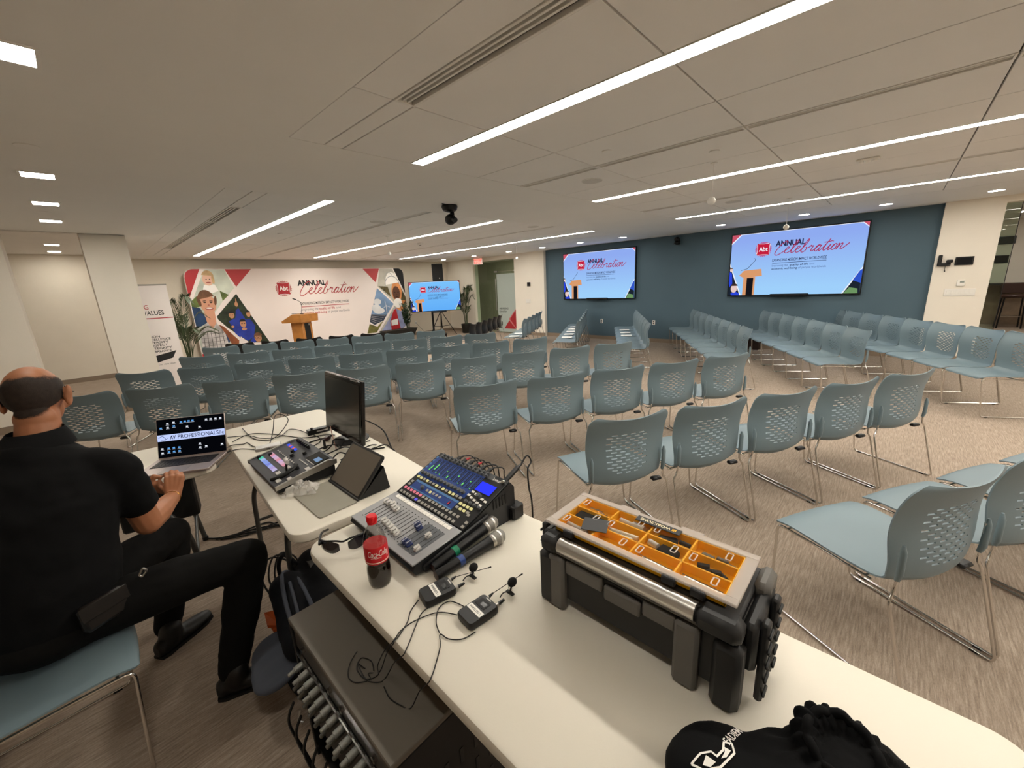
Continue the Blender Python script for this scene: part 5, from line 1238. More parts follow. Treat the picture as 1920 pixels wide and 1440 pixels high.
mb = MB(); put_text(mb, 'Coca-Cola', 0, 0, .022, .006, .32, .060, 0, None, 'c', .022); put_text(mb, 'ORIGINAL TASTE', 0, -.006, .004, 0, 0, .022, 0, None, 'c'); ribbon(mb, smooth2([(-.022, -.004), (-.005, -.002), (.006, -.005)]), .0012); wrap(mb, .0369, .117, a0); mb.build('label_lettering', M_white, t, 0)
mb = MB(); mb.flat([(.030, -.008), (.038, -.008), (.038, .012), (.030, .012)]); wrap(mb, .0369, .116, a0); mb.build('label_panel', mat('label_pale', '#e9a9a4', .4), t, 0)

# ------------------------------------------------------------------ sunglasses
t = thing('sunglasses', 'black wraparound sunglasses standing on their side behind the bottle', 'sunglasses', (.478, 1.325, TZ), 150)
t.scale = (1.22, 1.22, 1.22); lens = mat('smoke_lens', '#15131c', .1, coat=.5)
for s in (-1, 1):
    pts = []
    MB().loft([((s * (.012 + .055 * f), -.022 * f * f * 1.6 + .0, .030), (0, .0012, 0), (0, 0, .020 * math.sqrt(max(.03, 1 - (2 * f - 1) ** 2 * .75)))) for f in [k / 8 for k in range(9)]], 12).build('lens', lens, t)
    MB().tube(smooth_path([(s * .066, -.035, .034), (s * .070, .01 - .04, .036), (s * .072, -.09, .034), (s * .062, -.135, .016)], 6), .0035, 8).build('temple', M_black, t)
MB().tube(smooth_path([(-.067, -.036, .045), (-.05, -.014, .050), (-.02, -.002, .051), (0, 0, .046), (.02, -.002, .051), (.05, -.014, .050), (.067, -.036, .045)], 5), .0028, 8).build('brow_frame', M_black, t)

# ------------------------------------------------------------------ handheld microphones
M_grille = mat('mic_grille', '#8f8c86', .45, .7, bump=(900, .9, .001)); 
def handheld(label, p, q, tape):
    a, b_ = Vector(p), Vector(q); d = (b_ - a).normalized(); L = (b_ - a).length
    t = thing('handheld_microphone', label, 'microphone', p); t.rotation_euler = d.to_track_quat('Z', 'Y').to_euler()
    MB().lathe([(0, 0), (.014, .001), (.0165, .008), (.0165, .09), (.0172, .10), (.0178, .15), (.020, L - .075), (.0215, L - .062), (.0, L - .062)], 28).build('body', M_black, t)
    MB().lathe([(.0205, L - .063), (.0235, L - .056), (.0235, L - .05), (.022, L - .047)], 28).build('collar', M_alu, t)
    MB().lathe([(.022, L - .05), (.0258, L - .038), (.0265, L - .025), (.0225, L - .008), (.012, L + .001), (0, L + .003)], 28).build('grille', M_grille, t)
    MB().lathe([(.0270, L - .030), (.0275, L - .026), (.0270, L - .022)], 28).build('grille_band', M_alu, t)
    MB().lathe([(.0176, .088), (.0176, .108)], 28).build('tape', tape, t)
    MB().lathe([(.0148, -.0006), (.008, -.0012), (0, -.0012)], 20).build('battery_cap', mat('cap_brown', '#2d1714', .4), t)
handheld('black handheld microphone with green tape leaning against the mixer', (.625, .998, TZ + .021), (.925, 1.003, TZ + .05), mat('green_tape', '#0f7a56', .5))
handheld('black handheld microphone with blue tape lying on the table', (.612, .962, TZ + .0185), (.902, .942, TZ + .028), mat('blue_tape', '#26407f', .5))

# ------------------------------------------------------------------ bodypack transmitters with lapel microphones
M_foam = mat('foam_black', '#0d0c0c', .95, bump=(700, .8, .001))
def bodypack(num, label, x, y, rz, foam, ant, cl):
    t = thing('bodypack_transmitter', label, 'transmitter', (x, y, TZ), rz)
    rings(MB(), [(rrect(.096, .066, .010, 5), .001), (rrect(.102, .072, .012, 5), .006), (rrect(.102, .072, .012, 5), .018), (rrect(.096, .066, .010, 5), .024)]).build('case', M_black, t)
    MB().box((.022, .004, .0245), (.028, .042, .0012), .0005).build('display_bezel', M_rub, t, 0); MB().box((.021, -.002, .0254), (.013, .020, .0008)).build('display', mat('small_lcd', '#2c2d2b', .2), t, 0)
    MB().box((-.008, .0, .0246), (.018, .060, .0008)).build('name_tape', M_white, t, 0)
    mb = MB(); put_text(mb, 'WIRELESS %d' % num, 0, -.0035, .009, .012, 0, .05, .0254, T(-.008, 0, 0) @ RZ(-90), 'c', .0068); mb.build('name_lettering', M_ink, t, 0)
    MB().box((.043, .004, .0246), (.004, .022, .0006)).build('maker_mark', M_btn, t, 0)
    inv = (T(x, y, TZ) @ RZ(rz)).inverted()
    MB().cyl((.05, .022, .013), (.056, .022, .013), .0055, n=12).build('antenna_base', M_alu, t); MB().cyl((.056, .022, .013), (.075, .026, .013), .005, .003, 12).build('antenna_boot', M_black, t)
    a_ = inv @ Vector(ant); MB().tube([(.073, .0255, .013), a_], .0011, 6).cyl(a_ - (a_ - Vector((.073, .0255, .013))).normalized() * .012, a_, .0022, n=8).build('antenna', M_blackm, t)
    MB().cyl((.05, -.018, .012), (.060, -.018, .012), .0065, n=14).build('socket', M_alu, t); MB().cyl((.060, -.018, .012), (.084, -.016, .012), .006, .004, 12).build('plug', M_black, t)
    f = thing('lapel_microphone', 'foam-covered lapel microphone standing at the %s' % ('transmitter taped one, by the handheld microphones' if num == 1 else 'transmitter taped two, by the toolbox'), 'microphone', cl)
    fv = Vector(foam) - Vector(cl)
    MB().ball((0, 0, 0), (.0135, .0135, .016), 18, 12, T(*fv) @ frame(fv + Vector((.3, .0, .0)))).build('windscreen', M_foam, f)
    MB().tube([fv * .25, fv * .72], .003, 8).build('capsule', M_black, f); MB().box((0, 0, 0), (.012, .03, .006), .002, T(*(fv * .12))).build('clip', M_black, f); MB().tube(round_path([fv * .3 + Vector((0, .008, 0)), fv * .55 + Vector((0, .012, 0)), fv * .55 + Vector((0, -.006, 0)), fv * .3 + Vector((0, -.008, 0))], .004, 3, True), .0009, 5, closed=True).build('clip_wire', M_chrome, f)
    MB().tube(smooth_path([fv * .2, (-.012, .014, .006), (-.03, .012, .002)], 5), .0018, 6).build('lead', M_cab, f)
bodypack(1, 'black bodypack transmitter taped WIRELESS 1 near the handheld microphones', .577, .908, -13, (.708, .888, TZ + .030), (.757, .856, TZ + .018), (.690, .874, TZ + .009))
bodypack(2, 'black bodypack transmitter taped WIRELESS 2 nearer the toolbox', .605, .755, -6, (.737, .742, TZ + .034), (.795, .752, TZ + .022), (.716, .734, TZ + .009))
def over(a, b_): return a + [(.393, a[-1][1] - .0, TZ - .004), (.387, (a[-1][1] + b_[0][1]) / 2, .68)] + b_
z6 = .6035
cable('thin black lapel cable from the first transmitter coiled on the rack top', over(zz([(.524, .934), (.485, .916), (.457, .889), (.415, .866), (.400, .862)]), [(x, y, z6) for x, y in ((.375, .93), (.352, .95), (.345, .929), (.314, .952), (.309, .985), (.33, 1.02), (.363, 1.043))]), .0016)
cable('thin black lapel cable from the second transmitter coiled on the rack top', over(zz([(.565, .80), (.534, .85), (.476, .875), (.432, .878), (.407, .868)]), [(x, y, z6 + .002) for x, y in ((.380, .95), (.366, .923), (.338, .937), (.335, .986), (.36, 1.01), (.375, .978), (.365, .945))]), .0016)
cable('thin black lapel cable dropping from table edge to rack top', over(zz([(.543, .885), (.504, .885), (.467, .861), (.427, .83), (.402, .812)]), [(x, y, z6 + .001) for x, y in ((.378, .90), (.357, .902), (.338, .937), (.345, 1.0), (.352, .97))]), .0016)
cable('thin black lapel cable curling around the second transmitter', over(zz([(.60, .80), (.585, .85), (.547, .861), (.51, .826), (.494, .79), (.498, .754), (.523, .725), (.56, .716)]) [::-1] [:1] + zz([(.523, .725), (.498, .754), (.492, .784), (.468, .752), (.421, .713), (.402, .70)]), [(x, y, z6) for x, y in ((.376, .775), (.363, .802), (.354, .84), (.36, .88))]), .0016)
cable('thin black lapel cable forming a loop left of the second transmitter' if False else 'thin black lapel cable forming an open loop beside the second transmitter', zz([(.60, .797), (.585, .855), (.547, .861), (.51, .826), (.494, .79)]), .0016)

# ------------------------------------------------------------------ toolbox with organiser lid
M_tb = mat('toolbox_black', '#1f1f1f', .5); M_tg = mat('toolbox_grey', '#625f5a', .5); M_yel = mat('tray_yellow', '#fbb812', .4); M_alut = mat('brushed_aluminium', '#c9c6c0', .32, .85, bump=(400, .2, .0004)); M_lid = pane_glass('clear_lid', (.95, .94, .92), .05, .8)
t = thing('toolbox', 'black and grey toolbox with yellow organiser tray under a clear lid', 'toolbox', (.897, .397, TZ), -90)
# local x runs along the table, -y faces the operator
MB().box((0, .0, .100), (.475, .215, .15), .012).build('body', M_tb, t)
for x in (-.205, .155): MB().box((x, -.112, .085), (.055, .03, .17), .008).build('front_pillar', M_tg, t); MB().box((x, .112, .085), (.055, .03, .17), .008).build('rear_pillar', M_tg, t)
for sx in (-1, 1):
    for sy in (-1, 1): MB().box((sx * .238, sy * .102, .084), (.058, .052, .168), .012).build('corner_post', M_tb, t)
for s0, s1 in ((-.175, -.06), (-.055, .045), (.05, .13)): MB().box(((s0 + s1) / 2, -.112, .148 - (.014 if s0 == -.055 else 0)), (s1 - s0, .018, .042), .005).build('ledge_block', M_tg, t)
MB().box((0, 0, .182), (.52, .235, .03), .010).build('upper_rim', M_tg, t)
MB().box((0, .0, .205), (.50, .222, .03), .006).build('lid_frame', M_tb, t)
MB().cyl((-.195, -.113, .207), (.170, -.113, .207), .021, n=24).build('handle_tube', M_alut, t, 60)
for x0, x1 in ((-.255, -.195), (.170, .262)): MB().box(((x0 + x1) / 2, -.107, .203), (x1 - x0, .060, .05), .014).build('handle_end', M_tb, t)
for x in (-.265, .268):
    MB().box((x, .0, .150), (.03, .17, .12), .010).build('side_wall', M_tb, t)
    for y in (-.055, .035):
        r_ = MB().box((x + math.copysign(.024, x), y, .115), (.016, .030, .20), .005).build('side_latch', M_tb, t)
        for k in range(5): MB().box((x + math.copysign(.034, x), y, .04 + .037 * k), (.006, .034, .008), .002).build('latch_rung', M_tb, r_)
MB().box((.262, .075, .20), (.035, .09, .06), .012).build('corner_block', M_tg, t); MB().box((-.262, .075, .20), (.035, .09, .06), .012).build('corner_block', M_tg, t)
# yellow tray: floor and dividers
tx0, tx1, ty0, ty1 = -.235, .215, -.075, .088
tray = MB().box(((tx0 + tx1) / 2, (ty0 + ty1) / 2, .2215), (tx1 - tx0, ty1 - ty0, .003)).build('organiser_tray', M_yel, t, 0)
cw = (tx1 - tx0) / 4; rw = (ty1 - ty0) / 3
for k in range(5): MB().box((tx0 + cw * k, (ty0 + ty1) / 2, .234), (.005, ty1 - ty0 + .005, .025), .001).build('divider', M_yel, tray, 0)
for k in range(4): MB().box(((tx0 + tx1) / 2, ty0 + rw * k, .234), (tx1 - tx0 + .005, .005, .025), .001).build('divider', M_yel, tray, 0)
cl_ = MB().box(((tx0 + tx1) / 2, (ty0 + ty1) / 2, .2485), (tx1 - tx0 - .01, ty1 - ty0 - .01, .002)).build('clear_lid', M_lid, t, 0)
fr = MB(); M_lf = mat('lid_frame_clear', '#d3c8bf', .25, alpha=.55)
for y in (ty0 - .008, ty1 + .010): fr.box(((tx0 + tx1) / 2, y, .2465), (tx1 - tx0 + .055, .022, .008), .002)
for x in (tx0 - .012, tx1 + .014): fr.box((x, (ty0 + ty1) / 2, .2465), (.028, ty1 - ty0, .008), .002)
fr.build('lid_rim', M_lf, t)
for x in (-.18, .10, .165): MB().box((x, ty0 - .018, .238), (.032, .016, .020), .003).build('hinge', M_dark, t)
for x in (-.10, .08): MB().box((x, ty1 + .024, .246), (.06, .014, .007), .002).build('lid_tab', M_lf, t)
MB().box((.0, ty1 - .010, .2515), (.125, .026, .003), .001).build('brand_plate', M_tb, t, 0)
mb = MB(); put_text(mb, 'WORKZONE', .008, -.0055, .014, .015, 0, .085, .0532, T(0, ty1 - .010, .20) @ RZ(180), 'c', .011); mb.build('brand_lettering', mat('brand_cream', '#e6d9b0', .5), t, 0)
mb = MB()
for k in range(3): mb.box((.045 - .004 * k + .003, ty1 - .010, .2534), (.0022, .010, .0006))
mb.build('brand_bars', M_yel, t, 0)
M_cl = mat('moulded_clear', '#f2ece4', .2, alpha=.5)
for i in range(4):
    for j in range(3):
        x, y = tx0 + cw * (i + .5), ty0 + rw * (j + .5)
        MB().tube(round_path([(x - .012 + (.033 if (i + j) % 2 else -.033), y + .014, .2502), (x + .0 + (.033 if (i + j) % 2 else -.033), y + .014, .2502), (x + (.033 if (i + j) % 2 else -.033), y - .014, .2502), (x - .012 + (.033 if (i + j) % 2 else -.033), y - .014, .2502)], .004, 3, True), .0016, 6, closed=True).build('lid_loop', M_cl, cl_)
# contents of the compartments
def item(nm, lab, cat, i, j, mb, m_, rz=0):
    x, y = tx0 + cw * (i + .5), ty0 + rw * (j + .5)
    o = mb.build(nm, m_, None, 40); Mw = T(.897, .397, TZ) @ RZ(-90) @ T(x, y, .2235) @ RZ(rz); o.matrix_world = Mw; tag(o, lab, cat, 'things in the organiser compartments'); return o
item('felt_pad', 'thick black felt pad in the corner compartment of the organiser', 'pad', 0, 1, MB().box((.002, 0, .009), (.085, .042, .018), .004), M_foam)
o = MB().box((0, 0, 0), (.07, .06, .0015)).build('black_card', M_dark); o.matrix_world = T(.897, .397, TZ) @ RZ(-90) @ T(-.135, -.028, .2508) @ RZ(22); tag(o, 'flat black card lying on the clear organiser lid', 'card')
item('battery_pack', 'clear sleeve of batteries in a yellow compartment', 'batteries', 1, 1, MB().cyl((-.04, 0, .008), (.04, .004, .008), .007, n=12).cyl((-.035, -.014, .008), (.03, -.012, .008), .006, n=12), mat('clear_sleeve', '#d5cdbd', .3, .3), 4)
item('felt_block', 'dark grey felt block in the middle compartment', 'pad', 2, 1, MB().box((.012, 0, .009), (.05, .036, .017), .004), M_foam, -6)
item('plug_adapter', 'white and silver plug in the compartment beside the felt block', 'adapter', 2, 1, MB().cyl((-.045, .008, .009), (-.018, .004, .009), .009, n=12), M_btn, -6)
item('cable_adapter', 'black cable adapter with a white plug in the rear row', 'adapter', 2, 2, MB().box((-.01, 0, .008), (.05, .02, .015), .004).cyl((.02, 0, .01), (.045, -.01, .01), .006, n=10), M_dark, 18)
item('glue_tube', 'pale tube in the rear compartment next to the brand plate', 'tube', 1, 2, MB().cyl((-.04, 0, .008), (.0, 0, .008), .008, n=12).cyl((0, 0, .008), (.035, 0, .008), .012, n=12), M_btn, -4)
item('screw_pile', 'pile of small metal fittings in the rear corner compartment', 'fittings', 0, 2, MB().cyl((-.03, 0, .006), (.01, .008, .006), .005, n=8).cyl((0, -.008, .006), (.035, .0, .007), .005, n=8).cyl((-.01, .010, .006), (.03, -.006, .012), .004, n=8), M_chrome, -10)
item('tip_set', 'black plastic tips heaped in the end compartment', 'fittings', 3, 1, MB().cyl((-.03, 0, .006), (-.005, .01, .008), .007, n=8).cyl((0, -.008, .008), (.025, .004, .01), .008, n=8).cyl((.02, .008, .006), (.04, -.004, .008), .006, n=8).cyl((-.01, -.012, .006), (.01, -.006, .014), .005, n=8), M_dark, -8)
item('clip_heap', 'grey clips heaped in the rear end compartment', 'fittings', 3, 2, MB().box((-.02, -.004, .006), (.03, .012, .010), .002).box((.012, .004, .006), (.028, .010, .010), .002).box((.035, -.006, .006), (.02, .012, .010), .002), M_tg, -6)
item('metal_rods', 'bright metal rods in the front end compartment', 'rods', 3, 0, MB().cyl((-.045, .004, .005), (.045, .0, .005), .003, n=8).cyl((-.04, -.006, .005), (.045, -.010, .005), .003, n=8), M_chrome)
item('metal_rods', 'bright metal rods in the front middle compartment', 'rods', 2, 0, MB().cyl((-.045, .006, .005), (.045, .0, .005), .0028, n=8).cyl((-.035, -.004, .005), (.04, -.006, .005), .0028, n=8), M_chrome)
item('metal_tube', 'short metal tubes in the front corner compartment', 'tubes', 0, 0, MB().cyl((-.04, .006, .007), (.03, .0, .007), .006, n=10).cyl((-.02, -.010, .006), (.04, -.012, .006), .005, n=10), M_btn)

# ------------------------------------------------------------------ equipment rack under the table
t = thing('equipment_rack', 'dark equipment rack under the table with rows of grey plugs', 'rack', (.485, 1.025, 0), -90)
# local -y faces the operator side, x along the table
RL, RD, RH = .655, .43, .60
M_rk = mat('rack_charcoal', '#5d574e', .55, vary=(3, .04)); M_plug = mat('grey_plug', '#8a8a84', .4, .3)
MB().box((0, 0, RH - .01), (RL, RD, .02), .003).build('top_panel', M_rk, t)
for sx in (-1, 1): MB().box((sx * (RL / 2 - .01), 0, RH / 2 - .01), (.02, RD, RH - .022), .002).build('side_panel', M_rub, t)
MB().box((0, RD / 2 - .01, RH / 2 - .01), (RL - .04, .02, RH - .022)).build('rear_panel', M_rub, t); MB().box((0, 0, .012), (RL - .04, RD - .02, .02)).build('bottom_panel', M_rub, t)
MB().box((0, -RD / 2 + .012, RH - .065), (RL - .04, .012, .085), .002).build('upper_fascia', M_mx, t)
for x in (-.22, -.02, .06, .24): MB().cyl((x, -RD / 2 + .008, RH - .06), (x, -RD / 2 - .004, RH - .06), .009, n=12).build('rack_screw', M_chrome, t)
MB().box((-.02, -RD / 2 - .002, RH - .115), (RL - .12, .004, .006)).build('chrome_strip', M_chrome, t)
MB().box((0, -RD / 2 + .014, .33), (RL - .04, .01, .28), .002).build('patch_panel', M_dark, t)
for x in range(13):
    for r_ in range(2):
        xx = -.255 + .0425 * x + (.020 if r_ == 1 else 0); zz_ = .462 - .036 * r_
        p = MB().lathe([(.0100, 0), (.0108, .003), (.0108, .036), (.0070, .037), (.0064, .056), (.0035, .058)], 12, T(xx, -RD / 2 + .01, zz_) @ RX(100 + 8 * r_)).build('patch_plug', M_plug if r_ < 1 else mat('dull_grey_plug', '#6d6d68', .45, .3), t)
for x in range(8): MB().tube(smooth_path([(-.24 + .065 * x, -RD / 2 - .05, .36), (-.235 + .065 * x, -RD / 2 - .075, .30), (-.22 + .06 * x, -RD / 2 - .05, .15), (-.18 + .05 * x, -RD / 2 - .03, .03)], 6), .0045, 6).build('patch_cord', M_cab, t, 60)
v_ = MB()
for k in range(6):
    for j in range(3): v_.box((RL / 2 + .0005, -.12 + .05 * k, .42 - .09 * j), (.002, .012, .05))
v_.build('side_vents', M_black, t, 0)

# ------------------------------------------------------------------ black case under the laptop table
t = thing('equipment_case', 'flat black box hung beneath the laptop table top', 'case', (.10, 2.93, 0), -12); MB().box((0, 0, .555), (.34, .12, .268), .010).build('body', M_rub, t); MB().box((.0, .0, .6875), (.30, .08, .003)).build('mounting_plate', M_leg, t)
# ================================================================== the seated man
def cap(mb, p, q, r0, r1, n=14, k=5):
    """tapered limb with rounded ends"""
    a, b = Vector(p), Vector(q); d = (b - a).normalized(); u = d.orthogonal().normalized(); v = d.cross(u)
    S_ = []
    for i in range(k): t_ = math.radians(-88 + 88 * i / (k - 1)); S_.append((a + d * r0 * math.sin(t_), u * r0 * math.cos(t_), v * r0 * math.cos(t_)))
    for i in range(k): t_ = math.radians(88 * i / (k - 1)); S_.append((b + d * r1 * math.sin(t_), u * r1 * math.cos(t_), v * r1 * math.cos(t_)))
    return mb.loft(S_, n)
def chain(mb, pts, rs, n=12):
    for (p, q), (r0, r1) in zip(zip(pts, pts[1:]), zip(rs, rs[1:])): cap(mb, p, q, r0, r1, n)
    return mb
M_skin = mat('tanned_skin', '#a9704f', .5, vary=(14, .10), bump=(160, .12, .001)); M_hair = mat('cropped_dark_hair', '#2b2019', .75, vary=(60, .35), bump=(420, .7, .002))
M_polo = mat('black_polo_cloth', '#0b0b0c', .9, spec=.2, bump=(320, .25, .001)); M_trou = mat('black_trouser_cloth', '#0d0c0b', .9, spec=.2, bump=(320, .25, .001)); M_shoe = mat('black_leather_shoe', '#0e0d0d', .45)
MO = Vector((-.30, 2.02, 0))
man = thing('person', 'seated man in black polo shirt and black trousers with hands by the laptop', 'person', MO)
def L_(mb): mb.v = [(x - MO.x, y - MO.y, z - MO.z) for x, y, z in mb.v]; return mb
fz = math.radians(76)                       # where the head looks
HF = Vector((math.cos(fz), math.sin(fz), 0)); HR = Vector((HF.y, -HF.x, 0)); HU = Vector((0, 0, 1))
tilt = math.radians(14); HFt = (HF * math.cos(tilt) - HU * math.sin(tilt)); HUt = (HU * math.cos(tilt) + HF * math.sin(tilt))
HC = Vector((-.178, 2.39, 1.315))
def hp(r, f, u): return HC + HR * r + HFt * f + HUt * u
def head_ball(mb, c, r): return mb.ball((0, 0, 0), (1, 1, 1), 20, 14, Matrix.Translation(c) @ Matrix(((HR.x * r[0], HFt.x * r[1], HUt.x * r[2], 0), (HR.y * r[0], HFt.y * r[1], HUt.y * r[2], 0), (HR.z * r[0], HFt.z * r[1], HUt.z * r[2], 0), (0, 0, 0, 1))))
sk = MB()
head_ball(sk, hp(0, -.008, .02), (.079, .100, .098)); head_ball(sk, hp(0, .035, -.045), (.060, .062, .070)); head_ball(sk, hp(0, .055, -.090), (.036, .036, .028))
cap(sk, hp(0, .094, .0), hp(0, .112, -.032), .010, .014); head_ball(sk, hp(0, .088, .028), (.05, .016, .014)); head_ball(sk, hp(0, .088, -.066), (.024, .014, .010))
for s in (-1, 1): head_ball(sk, hp(s * .088, .000, -.012), (.011, .024, .040)); head_ball(sk, hp(s * .096, -.010, .004), (.009, .014, .030)); head_ball(sk, hp(s * .050, .070, -.03), (.022, .02, .024))
cap(sk, (-.205, 2.30, 1.12), hp(0, -.012, -.075), .068, .060); head_ball(sk, hp(0, -.04, -.085), (.058, .048, .05))
# right arm (elbow low, hand raised), left arm behind it
RS, RE, RW = Vector((-.025, 2.14, 1.03)), Vector((.022, 2.215, .735)), Vector((.135, 2.475, .715))
LS, LE, LW = Vector((-.385, 2.355, 1.03)), Vector((-.22, 2.60, .80)), Vector((.055, 2.585, .775))
chain(sk, [RS, RE, RE.lerp(RW, .35), RW], [.055, .050, .052, .032]); chain(sk, [LS, LE, LE.lerp(LW, .35), LW], [.055, .045, .044, .030])
def hand(mb, wrist, d, side, nrm, curl, spread=.010, sc=1.):
    """d: wrist to knuckles, side: towards the little finger, nrm: back of the hand"""
    d, side, nrm = d.normalized(), side.normalized(), nrm.normalized()
    kn = wrist + d * .098 * sc
    for f in range(4): cap(mb, wrist + side * (-.016 + .0105 * f) * sc, kn + side * (-.031 + .0205 * f) * sc - d * (.006 if f in (0, 3) else 0) * sc, .017 * sc, .0125 * sc, 10)
    cap(mb, wrist - nrm * .006, kn - d * .03 - nrm * .008, .022 * sc, .020 * sc)
    for f, (l0, r0) in enumerate(((.042, .0095), (.047, .0098), (.044, .0094), (.035, .0082))):
        p = kn + side * (-.031 + .0205 * f) * sc - d * (.006 if f in (0, 3) else 0) * sc; a = 0; dirv = d
        for k in range(3):
            a += curl[k]; dirv = (d * math.cos(a) - nrm * math.sin(a) + side * spread * (f - 1.5)).normalized(); q = p + dirv * l0 * sc * (1, .68, .52)[k]
            cap(mb, p, q, r0 * sc * (1, .93, .86)[k], r0 * sc * (.93, .86, .76)[k], 10, 4); p = q
    b = wrist + d * .030 * sc - side * .020 * sc; q = b + (-side * .7 + d * .6 - nrm * .45).normalized() * .045 * sc; r_ = q + (d * .85 - side * .15 - nrm * .5).normalized() * .032 * sc
    cap(mb, b, q, .0155 * sc, .0115 * sc, 10); cap(mb, q, r_, .0115 * sc, .0092 * sc, 10)
hand(sk, RW, Vector((.030, .030, .098)), Vector((.80, -.30, -.10)), Vector((.05, -.95, .28)), (.95, .75, .4))
hand(sk, LW, Vector((.080, -.045, -.045)), Vector((.2, .3, -.9)), Vector((.30, -.70, .10)), (.5, .5, .35), sc=.95)
body = organic(L_(sk), 'body', M_skin, man, .0046, 5)
# cropped hair on the back and sides, bald on top: lifted off the scalp itself so that it follows it
def ss(x): x = max(0., min(1., x)); return x * x * (3 - 2 * x)
fade = []
for v in body.data.vertices:
    d = v.co + MO - HC; r_, f_, u_ = d.dot(HR), d.dot(HFt), d.dot(HUt)
    q_ = .012 * mnoise.noise(v.co * 40)
    fade.append(0. if d.length > .17 else ss((.072 + .10 * r_ - .25 * min(0, f_ + .06) - u_ + q_) / .035) * ss((u_ + .092 - max(0., f_ + .085) * .85 + q_ * .5) / .022) * ss((.040 - f_) / .03) * (1 if abs(r_) < .086 or f_ < -.03 else 0))
hb = MB(); mp_ = {}
for pl in body.data.polygons:
    if all(fade[i] > .02 for i in pl.vertices):
        f_ = []
        for i in pl.vertices:
            if i not in mp_: mp_[i] = len(hb.v); v = body.data.vertices[i]; hb.v.append((v.co + v.normal * (.0006 + .0035 * fade[i]))[:])
            f_.append(mp_[i])
        hb.f.append(tuple(f_))
ho = hb.build('hair', M_hair, man, 0); ho.data.shade_smooth()
at_ = ho.data.attributes.new('fade', 'FLOAT', 'POINT')
for i, k in mp_.items(): at_.data[k].value = fade[i]
nt = M_hair.node_tree; b_ = nt.nodes['Principled BSDF']; at2 = nt.nodes.new('ShaderNodeAttribute'); at2.attribute_name = 'fade'
tc_ = nt.nodes.new('ShaderNodeTexCoord'); nz = nt.nodes.new('ShaderNodeTexNoise'); nz.inputs['Scale'].default_value = 300; nt.links.new(tc_.outputs['Object'], nz.inputs['Vector'])
m1 = nt.nodes.new('ShaderNodeMath'); m1.operation = 'MULTIPLY_ADD'; m1.inputs[1].default_value = 1.5; nt.links.new(at2.outputs['Fac'], m1.inputs[0])
m2 = nt.nodes.new('ShaderNodeMath'); m2.operation = 'MULTIPLY_ADD'; m2.inputs[1].default_value = 1.2; m2.inputs[2].default_value = -.75; nt.links.new(nz.outputs['Fac'], m2.inputs[0]); nt.links.new(m2.outputs[0], m1.inputs[2])
m1.use_clamp = True; nt.links.new(m1.outputs[0], b_.inputs['Alpha'])
eye = MB(); 
for s in (-1, 1): head_ball(eye, hp(s * .032, .086, .008), (.012, .010, .008))
L_(eye).build('eyes', mat('eye_white', '#d8d2cb', .2), man)
gl = MB()
for s in (-1, 1): gl.tube([hp(s * .078, .10, .012), hp(s * .086, .03, .014), hp(s * .086, -.005, .016)], .0022, 6); gl.tube([hp(s * .034 + .026 * math.cos(a), .108, .006 + .019 * math.sin(a)) for a in [2 * PI * k / 16 for k in range(16)]], .0018, 6, closed=True)
gl.tube([hp(-.01, .11, .012), hp(.01, .11, .012)], .0018, 6); L_(gl).build('spectacles', M_blackm, man)
# polo shirt: torso, short sleeves, collar
bx = Vector((.87, -.5, 0)); by = Vector((.5, .87, 0))
sh = MB()
sh.loft([(Vector(c), bx * a, by * b + Vector((0, 0, zt))) for c, a, b, zt in (((-.305, 2.075, .49), .185, .150, 0), ((-.298, 2.085, .57), .205, .175, 0), ((-.282, 2.10, .70), .215, .192, 0), ((-.262, 2.13, .84), .215, .184, 0), ((-.238, 2.165, .96), .218, .160, 0), ((-.222, 2.215, 1.05), .212, .130, -.01), ((-.212, 2.25, 1.11), .160, .098, -.02), ((-.207, 2.275, 1.16), .080, .080, -.02))], 28)
cap(sh, (-.075, 2.17, 1.035), (-.02, 2.15, 1.005), .085, .078); chain(sh, [RS + Vector((-.01, .005, .0)), RS.lerp(RE, .35), RS.lerp(RE, .58)], [.080, .077, .073])
cap(sh, (-.34, 2.33, 1.035), (-.39, 2.355, 1.005), .085, .078); chain(sh, [LS, LS.lerp(LE, .7)], [.080, .072])
def crease(co): return .0045 * mnoise.noise((co.x * 9, co.y * 9, co.z * 16)) + .003 * mnoise.noise((co.x * 22, co.y * 22, co.z * 30 + 4))
organic(L_(sh), 'polo_shirt', M_polo, man, .010, 6, .5, crease)
co = MB(); co.loft([((-.207, 2.270, 1.135), bx * .092, by * .090), ((-.203, 2.285, 1.175), bx * .082, by * .080), ((-.198, 2.30, 1.205), bx * .076, by * .072)], 24, False); co.loft([((-.198, 2.30, 1.205), bx * .076, by * .072), ((-.203, 2.285, 1.18), bx * .092, by * .092), ((-.208, 2.268, 1.145), bx * .108, by * .104)], 24, False)
L_(co).build('collar', M_polo, man, 60)
# trousers
tr = MB(); tr.ball((0, 0, 0), (1, 1, 1), 20, 14, Matrix.Translation((-.30, 2.07, .545)) @ Matrix(((bx.x * .19, by.x * .17, 0, 0), (bx.y * .19, by.y * .17, 0, 0), (0, 0, .115, 0), (0, 0, 0, 1))))
KR, AR = Vector((.295, 1.935, .545)), Vector((.145, 1.885, .10)); KL, AL = Vector((.10, 2.50, .52)), Vector((-.01, 2.41, .10))
chain(tr, [(-.24, 2.02, .545), (.05, 1.965, .555), KR, KR.lerp(AR, .35), AR], [.098, .094, .075, .076, .058]); chain(tr, [(-.26, 2.12, .545), (-.08, 2.30, .545), KL, KL.lerp(AL, .35), AL], [.105, .096, .074, .074, .056])
organic(L_(tr), 'trousers', M_trou, man, .010, 6, .5, crease)
